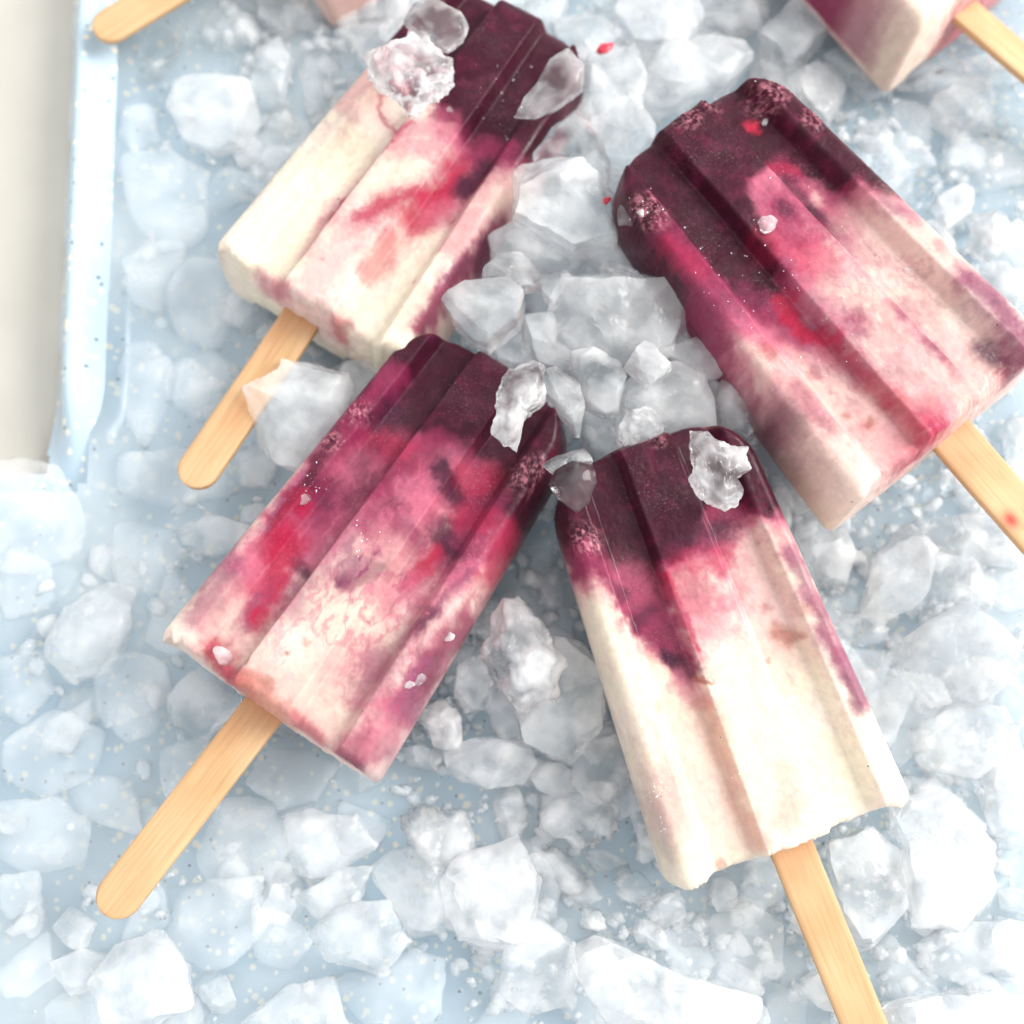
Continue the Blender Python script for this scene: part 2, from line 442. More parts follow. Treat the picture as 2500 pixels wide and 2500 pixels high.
def paint(UV, pattern, seed, zc, pink=0.0, marble=0.0):
    """flavour colours of the frozen mass at (u, v) mm"""
    P3 = np.stack([UV[:, 0], UV[:, 1], zc], 1)
    w1 = np.stack([fbm(P3, 7.0, seed + 1.1, 3), fbm(P3, 7.0, seed + 9.7, 3)], 1)
    w2 = np.stack([fbm(P3, 2.2, seed + 3.3, 3), fbm(P3, 2.2, seed + 5.9, 3)], 1)
    Q = UV + 1.0 * w1 + 0.9 * w2 + 0.25 * np.stack([vnoise(P3, 0.7, seed + 13.0), vnoise(P3, 0.7, seed + 17.0)], 1)
    edge = 1.5 * fbm(P3, 3.0, seed + 21.0, 6, 0.68)
    col = np.tile(np.array(PAL['CR']), (len(UV), 1))
    col *= (1 + 0.05 * fbm(P3, 9.0, seed + 2.0, 2))[:, None]
    blush = np.clip(fbm(P3, 11.0, seed + 40.0, 3) * 0.9 + 0.12, 0, 0.55)[:, None]
    pk = np.clip(pink + 0.55 * fbm(P3, 13.0, seed + 44.0, 3), 0, 0.9)[:, None] * (1.0 if pink > 0 else 0.0)
    col = col * (1 - pk) + pk * np.array(PAL['PP'])
    col = col * (1 - blush) + blush * np.array(PAL['PW'])
    layers = []
    for st in pattern:
        kind, cn, alpha, rad, soft, pts = st
        if kind == 'S' and cn in ('RD', 'MG', 'DP', 'DK'):      # juice bleeding into the yogurt round a streak
            layers.append(('S', 'PK', 0.36 * alpha, rad + 0.4, soft * 2.4 + 0.8, pts))
    n_bleed = len(layers)
    for st in pattern:
        layers.append(st)
    polys = [l for l in layers if l[0] == 'P']
    layers = polys[:1] + layers[:n_bleed] + polys[1:] + [l for l in layers[n_bleed:] if l[0] == 'S']
    for kind, cn, alpha, rad, soft, pts in layers:
        if kind == 'P':
            d = seg_dist(Q, pts + [pts[0]])
            d = np.where(inside(Q, pts), -d, d)
            a = 1 - sstep(d + edge * soft * 0.55, -soft * 0.8, soft * 0.95)
        else:
            d = seg_dist(Q, pts)
            a = 1 - sstep(d + edge * soft * 0.5, rad * 0.45, rad * 0.8 + soft * 1.5)
        a = (a * alpha)[:, None]
        # mixing pigments: a little multiplicative, like juice soaking in
        c = np.array(PAL[cn])
        col = col * (1 - a) + a * c
    if marble > 0:          # veins and clouds of juice stirred through the yogurt
        st = np.stack([Q[:, 0] / 3.8, Q[:, 1] / 10.0, P3[:, 2] * 0], 1)
        vein = 1 - np.abs(fbm(st, 1.0, seed + 90.0, 5, 0.6)) * 3.2
        cloud = fbm(st, 1.6, seed + 95.0, 4, 0.6) + 0.25 * edge
        k = np.clip(sstep(vein, 0.55, 1.0) * 0.55 + sstep(cloud, 0.05, 0.5) * 0.75, 0, 1) * marble
        k = k * sstep(UV[:, 1], -2, 22) * sstep(col[:, 1], 0.012, 0.075)
        cc = np.clip(cloud * 1.6 + 0.4, 0, 1)[:, None]
        col = col * (1 - k[:, None]) + k[:, None] * (np.array(PAL['PK']) * (1 - cc) + cc * np.array(PAL['MD']))
    # pulp mottling where there is berry
    berry = np.clip((0.62 - col[:, 1]) / 0.5, 0, 1)
    m1 = fbm(P3, 2.6, seed + 60.0, 4, 0.6)
    m2 = fbm(P3, 0.9, seed + 77.0, 3, 0.6)
    lift = np.clip(m1 * 0.9 - 0.05, 0, 1) * berry * 0.36
    col = col * (1 - lift[:, None]) + lift[:, None] * np.array(PAL['MG']) * 1.35
    col *= (1 - 0.30 * berry * np.clip(-m1 + 0.4 * m2, 0, 1))[:, None]
    col *= (1 + 0.16 * berry * m2)[:, None]
    return np.clip(col * 0.86, 0.002, 0.9)


def popsicle_body(pattern, seed, parent, nu=200, nv=300, K=20, lip=0.0, crust=(), tabs=(), flare=0.9, pink=0.0, marble=0.0):
    s = np.linspace(-1, 1, nu + 1)
    n1 = int(nv * 0.80)
    v = np.concatenate([np.linspace(0, LEN - SHR, n1, endpoint=False),
                        LEN - SHR + SHR * np.sin(np.linspace(0, 1, nv - n1 + 1) * math.pi / 2)])
    nv = len(v) - 1
    wv = WB + (WT - WB) * v / LEN
    ta = np.clip((v - (LEN - SHR)) / SHR, 0, 1)
    hw = wv / 2 - SHR * (1 - np.sqrt(np.maximum(0, 1 - ta ** 2)))
    hw = hw - 1.0 * np.clip(1 - v / 1.8, 0, 1) ** 2
    th = TH0 + (TH1 - TH0) * v / LEN

    X = s[None, :] * hw[:, None]
    Y = np.repeat(v[:, None], nu + 1, 1)
    a = np.abs(X) / (wv[:, None] / 2)
    a = a + 0.006 * fbm(np.stack([X.ravel(), Y.ravel(), X.ravel() * 0 + seed], 1), 4.0, seed + 2.2, 4, 0.6).reshape(X.shape)
    h = -3.9 * (0.45 * np.clip((a - 0.262) / 0.058, 0, 1) + 0.55 * sstep(a, 0.250, 0.332) - 0.4 * np.clip((a - 0.672) / 0.095, 0, 1) - 0.6 * sstep(a, 0.655, 0.785))
    e = np.clip((np.abs(s)[None, :] - 0.90) / 0.10, 0, 1) * np.ones_like(X)
    h = h - 2.4 * (1 - np.sqrt(1 - np.minimum(e, 0.9999) ** 2))
    tt = np.clip((v - (LEN - 4.0)) / 4.0, 0, 1)
    h = h - (3.2 * (1 - np.sqrt(1 - np.minimum(tt, 0.9999) ** 2)))[:, None]
    tb_ = np.clip((1.4 - v) / 1.4, 0, 1)
    h = h - (0.7 * tb_ ** 2)[:, None]
    # wavering of the moulded edges, and frost
    Pf = np.stack([X.ravel(), Y.ravel(), np.full(X.size, seed * 3.1)], 1)
    wob = fbm(Pf, 14.0, seed + 0.5, 3).reshape(X.shape)
    grit = fbm(Pf, 0.8, seed + 4.5, 3, 0.7).reshape(X.shape)
    h = h + 0.30 * wob + 0.10 * grit
    crustmask = np.zeros_like(X)
    for cu, cv, cr in crust:
        cm = 1 - sstep(np.hypot(X - cu, Y - cv) + 1.2 * wob, cr * 0.3, cr)
        crustmask = np.maximum(crustmask, cm)
    h = h + crustmask * (0.55 * np.abs(fbm(Pf, 0.9, seed + 8.0, 3, 0.8).reshape(X.shape)) * 2.2)

    Zf, Zb = h, -th[:, None] - h * 0.9
    nr = fbm(np.stack([X[0], X[0] * 0, X[0] * 0 + seed], 1), 3.0, seed, 4, 0.6)
    basej = 1.3 * nr
    for tu, tl, tw in tabs:
        basej = basej - tl * np.exp(-((X[0] - tu) / tw) ** 2)
    near_base = np.clip(1 - v / 5.0, 0, 1)[:, None]

    verts, uv, zc, cr = [], [], [], []
    nring = 2 * (nu + 1) + 2 * (K - 1)
    ring = np.zeros((nv + 1, nring, 3)); ruv = np.zeros((nv + 1, nring, 2)); rcr = np.zeros((nv + 1, nring))
    # order: front left->right, right side front->back, back right->left, left side back->front
    ring[:, :nu + 1] = np.stack([X, Y + basej[None, :] * near_base, Zf], -1)
    ruv[:, :nu + 1] = np.stack([X, Y], -1); rcr[:, :nu + 1] = crustmask
    f = np.arange(1, K) / K
    bulge = 0.7 * np.sin(f * math.pi)
    bl = np.clip(1 - v / 22.0, 0, 1)[:, None]
    o = nu + 1
    ys_ = np.repeat(v[:, None], K - 1, 1)
    gr = 0.10 * fbm(np.stack([np.repeat(f[None, :] * 20, nv + 1, 0).ravel(), ys_.ravel(), ys_.ravel() * 0 + seed + 3], 1), 0.9, seed, 3).reshape(ys_.shape)
    xr = hw[:, None] + bulge[None, :] + flare * f[None, :] + gr
    zr = Zf[:, -1:] * (1 - f) + Zb[:, -1:] * f
    ring[:, o:o + K - 1] = np.stack([xr, ys_ - lip * f * bl + basej[-1] * near_base * (1 - f), zr], -1)
    ruv[:, o:o + K - 1] = np.stack([hw[:, None] + 3.5 * f[None, :] ** 0.7 + 0 * th[:, None], ys_], -1)
    o += K - 1
    ring[:, o:o + nu + 1] = np.stack([X * (1 + flare / np.maximum(hw, 5))[:, None], Y - lip * bl, Zb], -1)[:, ::-1]
    ruv[:, o:o + nu + 1] = np.stack([X * 0.9, Y], -1)[:, ::-1]
    o += nu + 1
    zl = Zb[:, :1] * (1 - f) + Zf[:, :1] * f
    ring[:, o:] = np.stack([-(hw[:, None] + bulge[None, :] + flare * (1 - f)[None, :] + gr), ys_ - lip * (1 - f) * bl + basej[0] * near_base * f, zl], -1)
    ruv[:, o:] = np.stack([-(hw[:, None] + 3.5 * (1 - f)[None, :] ** 0.7 + 0 * th[:, None]), ys_], -1)
    ids = np.arange((nv + 1) * nring).reshape(nv + 1, nring)
    nx = np.roll(ids, -1, 1)
    F = [np.stack([ids[:-1], nx[:-1], nx[1:], ids[1:]], -1).reshape(-1, 4)]
    V = [ring.reshape(-1, 3)]; UVs = [ruv.reshape(-1, 2)]; CRs = [rcr.ravel()]
    base = (nv + 1) * nring
    for end in (0, nv):
        # interior grid of the cap: (K-1) rows x (nu-1) columns
        fr_, bk_ = ring[end, :nu + 1], ring[end, nu + K:nu + K + nu + 1][::-1]
        rt, lf = ring[end, nu + 1:nu + K], ring[end, 2 * nu + K + 1:][::-1]
        sgn = -1.0 if end == 0 else 1.0
        G = np.zeros((K + 1, nu + 1), dtype=int)
        G[0] = ids[end, :nu + 1]; G[K] = ids[end, nu + K:nu + K + nu + 1][::-1]
        G[1:K, nu] = ids[end, nu + 1:nu + K]; G[1:K, 0] = ids[end, 2 * nu + K + 1:][::-1]
        inner = np.arange((K - 1) * (nu - 1)).reshape(K - 1, nu - 1) + base
        G[1:K, 1:nu] = inner
        ff = f[:, None, None]
        pts = fr_[None, 1:nu] * (1 - ff) + bk_[None, 1:nu] * ff
        if end == 0:        # the frozen lip wavers only near the front edge
            wv_ = fr_[1:nu, 1] - v[0]
            pts[..., 1] += wv_[None, :] * (np.exp(-7 * f) - (1 - f))[:, None]
        dome = (np.sin(f * math.pi) ** 0.5)[:, None] * np.sqrt(np.maximum(0, 1 - s[1:nu] ** 2))[None, :]
        jit = fbm(np.stack([pts[..., 0].ravel(), pts[..., 2].ravel(), pts[..., 2].ravel() * 0 + seed], 1), 2.2, seed + 30, 4, 0.6).reshape(dome.shape)
        pts = pts.copy()
        pts[..., 1] += sgn * (0.9 * dome + (0.7 if end == 0 else 0.15) * jit * dome)
        V.append(pts.reshape(-1, 3))
        UVs.append(np.stack([pts[..., 0], (v[end] - sgn * 0 - (1 if end == 0 else -1) * f[:, None] * 10.0) * np.ones_like(pts[..., 0])], -1).reshape(-1, 2))
        CRs.append(np.zeros(inner.size))
        q = np.stack([G[:-1, :-1], G[1:, :-1], G[1:, 1:], G[:-1, 1:]], -1).reshape(-1, 4)
        F.append(q if end == 0 else q[:, ::-1])
        base += inner.size
    V = np.concatenate(V); UVs = np.concatenate(UVs); CRs = np.concatenate(CRs); F = np.concatenate(F)
    ob = link_mesh('frozen_body', V, F[:, ::-1], M_POP, parent)
    col = paint(UVs, pattern, seed, V[:, 2] * 0.25, pink, marble)
    if len(crust):
        k = (CRs * np.clip(fbm(V, 0.9, seed + 8.0, 3, 0.8) * 2.0 + 0.15, 0, 1) * 0.75)[:, None]
        col = col * (1 - k) + k * np.array((0.55, 0.20, 0.25))
    at_ = ob.data.color_attributes.new('Col', 'FLOAT_COLOR', 'POINT')
    at_.data.foreach_set('color', np.concatenate([col, np.ones((len(col), 1))], 1).astype(np.float32).ravel())
    return ob


def stick(parent, length, dx=0.0, dang=0.0, dz=-11.5, pitch=0.0, width=8.9, stain=None):
    """flat birch stick: rounded free end at -y, the other end inside the frozen body"""
    nx, ny = 14, 120
    inside_len = 22.0
    y = np.linspace(-length, inside_len, ny + 1)
    r = width / 2
    t = np.clip((-length + r - y) / r, 0, 1)
    y = np.where(t > 0, -length + r - r * np.sin(t * math.pi / 2), y)
    t = np.clip((-length + r - y) / r, 0, 1)
    hw = r * np.sqrt(np.maximum(1e-4, 1 - t ** 2))
    s = np.linspace(-1, 1, nx + 1)
    bev = 0.28 * np.clip((np.abs(s) - 0.86) / 0.14, 0, 1) ** 2
    top = np.stack([s[None, :] * hw[:, None], np.repeat(y[:, None], nx + 1, 1), np.repeat((1.05 - bev)[None, :], ny + 1, 0)], -1)
    top[..., 2] -= (0.3 * np.clip((-length + 0.6 - y) / 0.6, 0, 1) ** 2)[:, None]
    bot = top.copy(); bot[..., 2] *= -1
    V = np.concatenate([top.reshape(-1, 3), bot.reshape(-1, 3)])
    n = (nx + 1) * (ny + 1)
    i = np.arange(n).reshape(ny + 1, nx + 1)
    F = [np.stack([i[:-1, :-1], i[:-1, 1:], i[1:, 1:], i[1:, :-1]], -1).reshape(-1, 4)]
    F.append(F[0][:, ::-1] + n)
    for c0 in (i[:, 0], i[::-1, -1]):
        F.append(np.stack([c0[:-1], c0[1:], c0[1:] + n, c0[:-1] + n], -1))
    F.append(np.stack([i[0, 1:], i[0, :-1], i[0, :-1] + n, i[0, 1:] + n], -1))
    F.append(np.stack([i[-1, :-1], i[-1, 1:], i[-1, 1:] + n, i[-1, :-1] + n], -1))
    V[:, 2] += 0.15 * np.sin(V[:, 1] * 0.07)
    ob = link_mesh('wooden_stick', V, np.concatenate(F), M_WOOD, parent)
    col = np.ones((len(V), 4), dtype=np.float32)
    for sx, sy, rx, ry, c in list(stain or ()) + [(0.5, 0.0, 7.0, 4.5, (0.84, 0.60, 0.54)), (-2.0, -7.0, 2.5, 5.0, (0.93, 0.80, 0.75))]:
        k = np.exp(-((V[:, 0] - sx) / rx) ** 2 - ((V[:, 1] - sy) / ry) ** 2)[:, None]
        col[:, :3] = col[:, :3] * (1 - k) + k * np.array(c)
    ca = ob.data.color_attributes.new('Stain', 'FLOAT_COLOR', 'POINT')
    ca.data.foreach_set('color', col.ravel())
    md = ob.modifiers.new('soft_edges', 'BEVEL'); md.width = 0.00015; md.segments = 1; md.limit_method = 'ANGLE'
    ob.location = Vector((dx, 0, dz)) * MM
    ob.rotation_euler = (math.radians(pitch), 0, math.radians(dang))
    return ob


def popsicle(label, pos, ang, **kw):
    e = bpy.data.objects.new('popsicle', None)
    COLL.objects.link(e)
    e.empty_display_size = 0.02
    yaw, pitch, roll = (math.radians(x) for x in ang)
    rot = Matrix.Rotation(yaw, 4, 'Z') @ Matrix.Rotation(pitch, 4, 'X') @ Matrix.Rotation(roll, 4, 'Y')
    e.matrix_world = Matrix.Translation(Vector(pos) * MM) @ rot
    e.scale = kw.pop('scale', (1.0, 1.0, 1.0))
    tag(e, label, 'popsicle', 'berry yogurt popsicles on the ice')
    st = kw.pop('stick')
    popsicle_body(parent=e, **kw)
    stick(e, **st)
    return e


PATTERN = {}
PATTERN['p1'] = [
    ('P','PK',0.75,0.0,2.88,[(-23.8,58.9),(-12.2,52.2),(-2.9,52.0),(-1.3,47.1),(6.9,45.2),(8.2,40.8),(14.3,41.7),(21.4,46.0),(23.5,49.1),(25.6,75.2),(10.4,97.3),(-23.3,80.1)]),
    ('P','MG',0.9,0.0,1.54,[(-22.9,60.1),(-12.0,53.5),(-3.8,54.9),(-1.5,49.9),(5.8,49.1),(9.0,45.9),(16.1,44.5),(21.1,48.1),(22.8,50.3),(25.6,75.2),(10.4,97.3),(-23.3,80.1)]),
    ('P','DP',1,0.0,1.73,[(-22.5,61.0),(-14.9,57.7),(-4.4,58.1),(-1.4,52.9),(3.1,53.3),(7.7,50.3),(13.0,47.8),(18.3,49.3),(21.2,51.1),(24.6,76.9),(10.4,97.3),(-23.3,80.1)]),
    ('S','RD',0.75,0.38,0.54,[(-4.8,46.1),(-6.3,38.9),(-6.7,31.7),(-7.4,25.0),(-7.7,18.6)]),
    ('S','RD',0.6,0.19,0.35,[(-14.7,49.5),(-14.0,45.8),(-11.9,44.7),(-8.2,44.0),(-6.0,43.1)]),
    ('S','PK',0.5,1.15,1.92,[(-8.7,20.8),(-7.4,14.3),(-6.9,9.1)]),
    ('S','PK',0.55,1.73,2.69,[(-4.5,44.0),(0.0,46.8),(5.2,45.3),(-3.5,39.4)]),
    ('S','RD',0.85,1.0,1.73,[(10.1,40.3),(7.9,35.0),(4.5,30.6),(1.7,25.5),(-0.3,20.9)]),
    ('S','PK',0.35,2.69,3.07,[(-0.7,18.4),(-0.8,9.5),(-1.2,3.3)]),
    ('S','RD',0.85,2.11,2.69,[(8.9,42.9),(9.5,36.5),(9.2,28.4)]),
    ('S','PK',0.5,1.92,3.07,[(11.4,32.1),(15.3,35.6),(17.2,39.0)]),
    ('S','MG',0.9,2.3,2.3,[(11.8,50.5),(16.2,50.9),(17.6,45.5),(13.8,40.3)]),
    ('S','DK',0.85,1.73,1.73,[(13.8,46.5),(13.3,43.4),(13.0,39.8)]),
    ('S','RD',0.5,0.96,1.92,[(7.2,20.5),(8.3,15.1),(7.1,11.6)]),
    ('S','RD',0.6,0.69,1.54,[(8.0,-0.2),(7.8,-3.6)]),
    ('S','PP',0.6,2.69,2.3,[(20.4,44.3),(19.9,33.3),(18.7,26.5)]),
    ('S','PK',0.4,1.92,1.92,[(19.6,33.7),(19.4,27.0)]),
    ('S','MG',0.9,1.0,1.38,[(24.5,39.5),(24.5,33.4),(23.8,25.8),(23.4,17.9),(23.6,11.5),(23.7,6.8)]),
    ('S','DK',0.5,0.46,1.0,[(24.4,35.0),(23.6,26.8),(23.0,19.3)]),
    ('S','DP',0.9,0.96,1.15,[(28.5,49.3),(28.0,38.9),(28.5,27.1),(28.6,16.2)]),
    ('S','PK',0.6,1.54,2.3,[(-12.5,-1.5),(-7.6,-1.8)]),
    ('S','RD',0.4,0.58,1.54,[(-7.8,-1.4),(-7.9,0.2)]),
    ('S','PK',0.5,2.3,2.69,[(-19.2,49.1),(-19.8,42.9)]),
    ('S','PK',0.3,1.92,2.69,[(-1.8,-2.5),(4.2,-2.1)]),
    ('S','BR',0.6,0.35,0.38,[(14.7,32.6)]),
    ('S','BR',0.5,0.23,0.31,[(16.1,16.1)]),
    ('S','BR',0.4,0.31,0.38,[(-2.7,9.2)]),
]
PATTERN['p2'] = [
    ('P','PK',0.85,0.0,3.4,[(-22.0,80.3),(-32.8,56.0),(-31.4,35.9),(-26.0,27.9),(-21.6,38.9),(-15.7,28.7),(-9.9,23.3),(-4.6,35.6),(-0.9,42.9),(2.8,44.8),(1.2,51.0),(5.8,48.5),(7.8,40.7),(14.3,45.2),(21.0,39.7),(37.2,35.1),(40.9,91.7),(-19.9,108.1),(-33.3,89.6)]),
    ('P','MG',0.9,0.0,1.91,[(-22.0,80.3),(-30.0,59.7),(-32.0,40.5),(-26.6,31.9),(-19.0,47.6),(-15.2,41.4),(-10.2,34.2),(-5.0,42.0),(-2.7,51.7),(-1.7,58.4),(1.3,62.2),(7.7,63.3),(10.1,53.7),(12.2,49.5),(17.1,47.9),(19.9,41.8),(37.2,35.1),(40.9,91.7),(-19.9,108.1),(-33.3,89.6)]),
    ('P','DP',1,0.0,1.7,[(-22.0,80.3),(-28.2,64.3),(-30.5,45.2),(-28.3,35.7),(-22.9,50.8),(-20.0,62.4),(-18.4,57.4),(-16.2,51.3),(-13.6,44.9),(-7.8,41.3),(-4.1,49.9),(-1.7,57.8),(0.6,62.8),(7.6,64.6),(11.1,60.5),(13.9,51.5),(18.0,49.0),(20.2,43.5),(37.2,35.1),(40.9,91.7),(-19.9,108.1),(-33.3,89.6)]),
    ('S','MG',0.9,2.12,2.55,[(-26.2,49.3),(-28.5,38.2),(-29.8,31.1)]),
    ('S','DP',0.8,1.7,2.55,[(-23.7,66.7),(-27.9,52.0),(-29.3,41.2)]),
    ('S','MD',0.7,2.12,2.55,[(-28.6,30.0),(-28.5,20.8)]),
    ('S','MG',0.8,1.7,2.12,[(-18.2,64.6),(-18.4,52.5),(-17.9,40.1)]),
    ('S','RD',0.4,0.76,1.7,[(-19.9,61.7),(-19.1,53.1)]),
    ('S','PK',0.7,1.7,2.55,[(-17.7,40.4),(-17.2,33.5),(-17.4,26.6)]),
    ('S','PP',0.7,1.7,2.55,[(-16.6,28.9),(-17.7,21.0),(-17.6,10.5)]),
    ('S','MG',0.75,1.27,1.7,[(-19.3,22.9),(-19.6,17.3),(-19.0,12.8)]),
    ('S','DK',0.55,1.06,1.49,[(-24.1,21.7),(-23.8,17.4)]),
    ('S','MG',0.85,2.12,2.55,[(-14.5,43.8),(-11.3,37.6),(-9.3,29.9)]),
    ('S','DK',0.5,0.85,1.27,[(-14.7,47.6),(-12.2,42.5)]),
    ('S','RD',0.95,1.19,1.44,[(-8.6,40.2),(-9.8,32.7),(-8.5,26.9)]),
    ('S','RD',0.85,0.85,1.53,[(-8.2,27.2),(-7.7,17.3),(-6.6,8.8),(-7.1,1.2)]),
    ('S','RD',0.9,2.12,2.55,[(-6.4,0.0),(-10.9,-0.8)]),
    ('S','RD',0.8,1.27,2.12,[(-3.6,5.2),(-4.6,0.9)]),
    ('S','PP',0.6,3.4,3.82,[(-14.8,23.2),(-13.4,11.7),(-12.7,4.1)]),
    ('S','PK',0.3,2.55,2.97,[(-12.9,7.2),(-12.3,2.7)]),
    ('S','BR',0.7,0.85,0.93,[(-11.3,9.3),(-12.7,8.7)]),
    ('S','BR',0.5,0.68,0.85,[(-13.6,13.5)]),
    ('S','BR',0.35,0.85,1.06,[(-13.6,24.0)]),
    ('S','BR',0.45,1.1,1.27,[(-19.4,33.5),(-18.6,31.8)]),
    ('S','PK',0.7,1.7,2.55,[(2.1,59.1),(-0.4,51.1),(0.5,45.4)]),
    ('S','RD',0.55,2.12,3.4,[(-2.6,49.8),(-0.6,43.3),(0.4,40.6)]),
    ('S','MG',0.6,1.7,2.55,[(1.5,57.0),(-0.0,49.5)]),
    ('S','MG',0.8,1.7,1.91,[(2.9,54.6),(3.4,51.7)]),
    ('S','DK',0.6,0.85,1.06,[(2.3,54.5),(2.7,52.3)]),
    ('S','PK',0.4,2.12,2.55,[(0.5,38.6),(2.0,35.6)]),
    ('S','MG',0.8,1.61,1.44,[(-1.4,26.9),(-1.7,24.8)]),
    ('S','MD',0.4,1.91,2.12,[(-1.6,14.1),(-1.8,11.3)]),
    ('S','BR',0.4,0.51,0.68,[(2.2,21.6)]),
    ('S','PK',0.45,0.42,1.1,[(5.5,55.0),(5.0,44.1),(5.5,34.5),(5.4,22.5),(5.4,10.6),(5.2,1.4)]),
    ('S','PK',0.4,2.55,2.97,[(-1.6,2.4),(-0.5,-1.4)]),
    ('S','PP',0.5,2.55,3.4,[(-0.7,20.4),(-0.7,8.6)]),
    ('S','MG',0.8,1.7,1.7,[(9.3,63.2),(10.5,59.1)]),
    ('S','RD',0.55,1.06,1.49,[(8.3,63.4),(10.8,60.1)]),
    ('S','PK',0.7,1.53,2.12,[(10.7,53.8),(10.2,49.8)]),
    ('S','MG',0.6,1.27,1.7,[(7.9,58.0),(8.2,52.8)]),
    ('S','DK',0.6,1.1,1.44,[(7.2,59.9),(8.1,55.4)]),
    ('S','MG',0.5,1.7,2.12,[(12.9,48.9),(13.0,45.0)]),
    ('S','PP',0.7,0.76,1.27,[(10.8,52.5)]),
    ('S','DK',0.9,1.53,1.53,[(7.6,50.7),(8.2,45.9),(8.9,44.7)]),
    ('S','MG',0.6,2.55,2.55,[(6.6,45.3),(9.6,42.9)]),
    ('S','MD',0.5,2.12,2.55,[(9.4,40.6),(10.2,36.8)]),
    ('S','MG',0.7,0.59,0.93,[(6.0,23.8),(6.1,21.9)]),
    ('S','MG',0.7,1.02,1.44,[(6.8,13.6),(6.7,8.3),(6.2,5.8)]),
    ('S','PP',0.5,3.4,3.82,[(13.5,42.1),(11.3,31.5),(11.8,22.0)]),
    ('S','DK',0.85,1.7,2.12,[(14.0,7.0),(15.1,3.1),(15.2,0.1)]),
    ('S','RD',0.4,1.7,2.12,[(14.0,-0.1)]),
    ('S','PP',0.6,2.55,3.4,[(7.8,4.4),(9.7,-3.0)]),
    ('S','PP',0.6,2.12,2.55,[(18.7,41.6),(20.0,31.8),(19.7,21.5)]),
    ('S','MD',0.6,1.19,1.44,[(18.3,43.2),(19.0,40.7)]),
    ('S','MD',0.55,1.1,1.27,[(20.1,38.5),(20.2,36.0)]),
    ('S','MD',0.4,1.02,1.27,[(20.4,28.3)]),
    ('S','MD',0.85,1.91,1.91,[(20.7,20.7),(20.7,13.4),(19.4,4.9),(19.2,0.8)]),
    ('S','RC',1,1.36,0.59,[(10.7,74.0),(11.3,73.2)]),
    ('S','PP',0.5,2.55,3.4,[(5.3,-1.7),(10.3,-2.3)]),
    ('S','PP',0.4,2.55,3.4,[(-24.4,13.9),(-21.2,5.5)]),
]
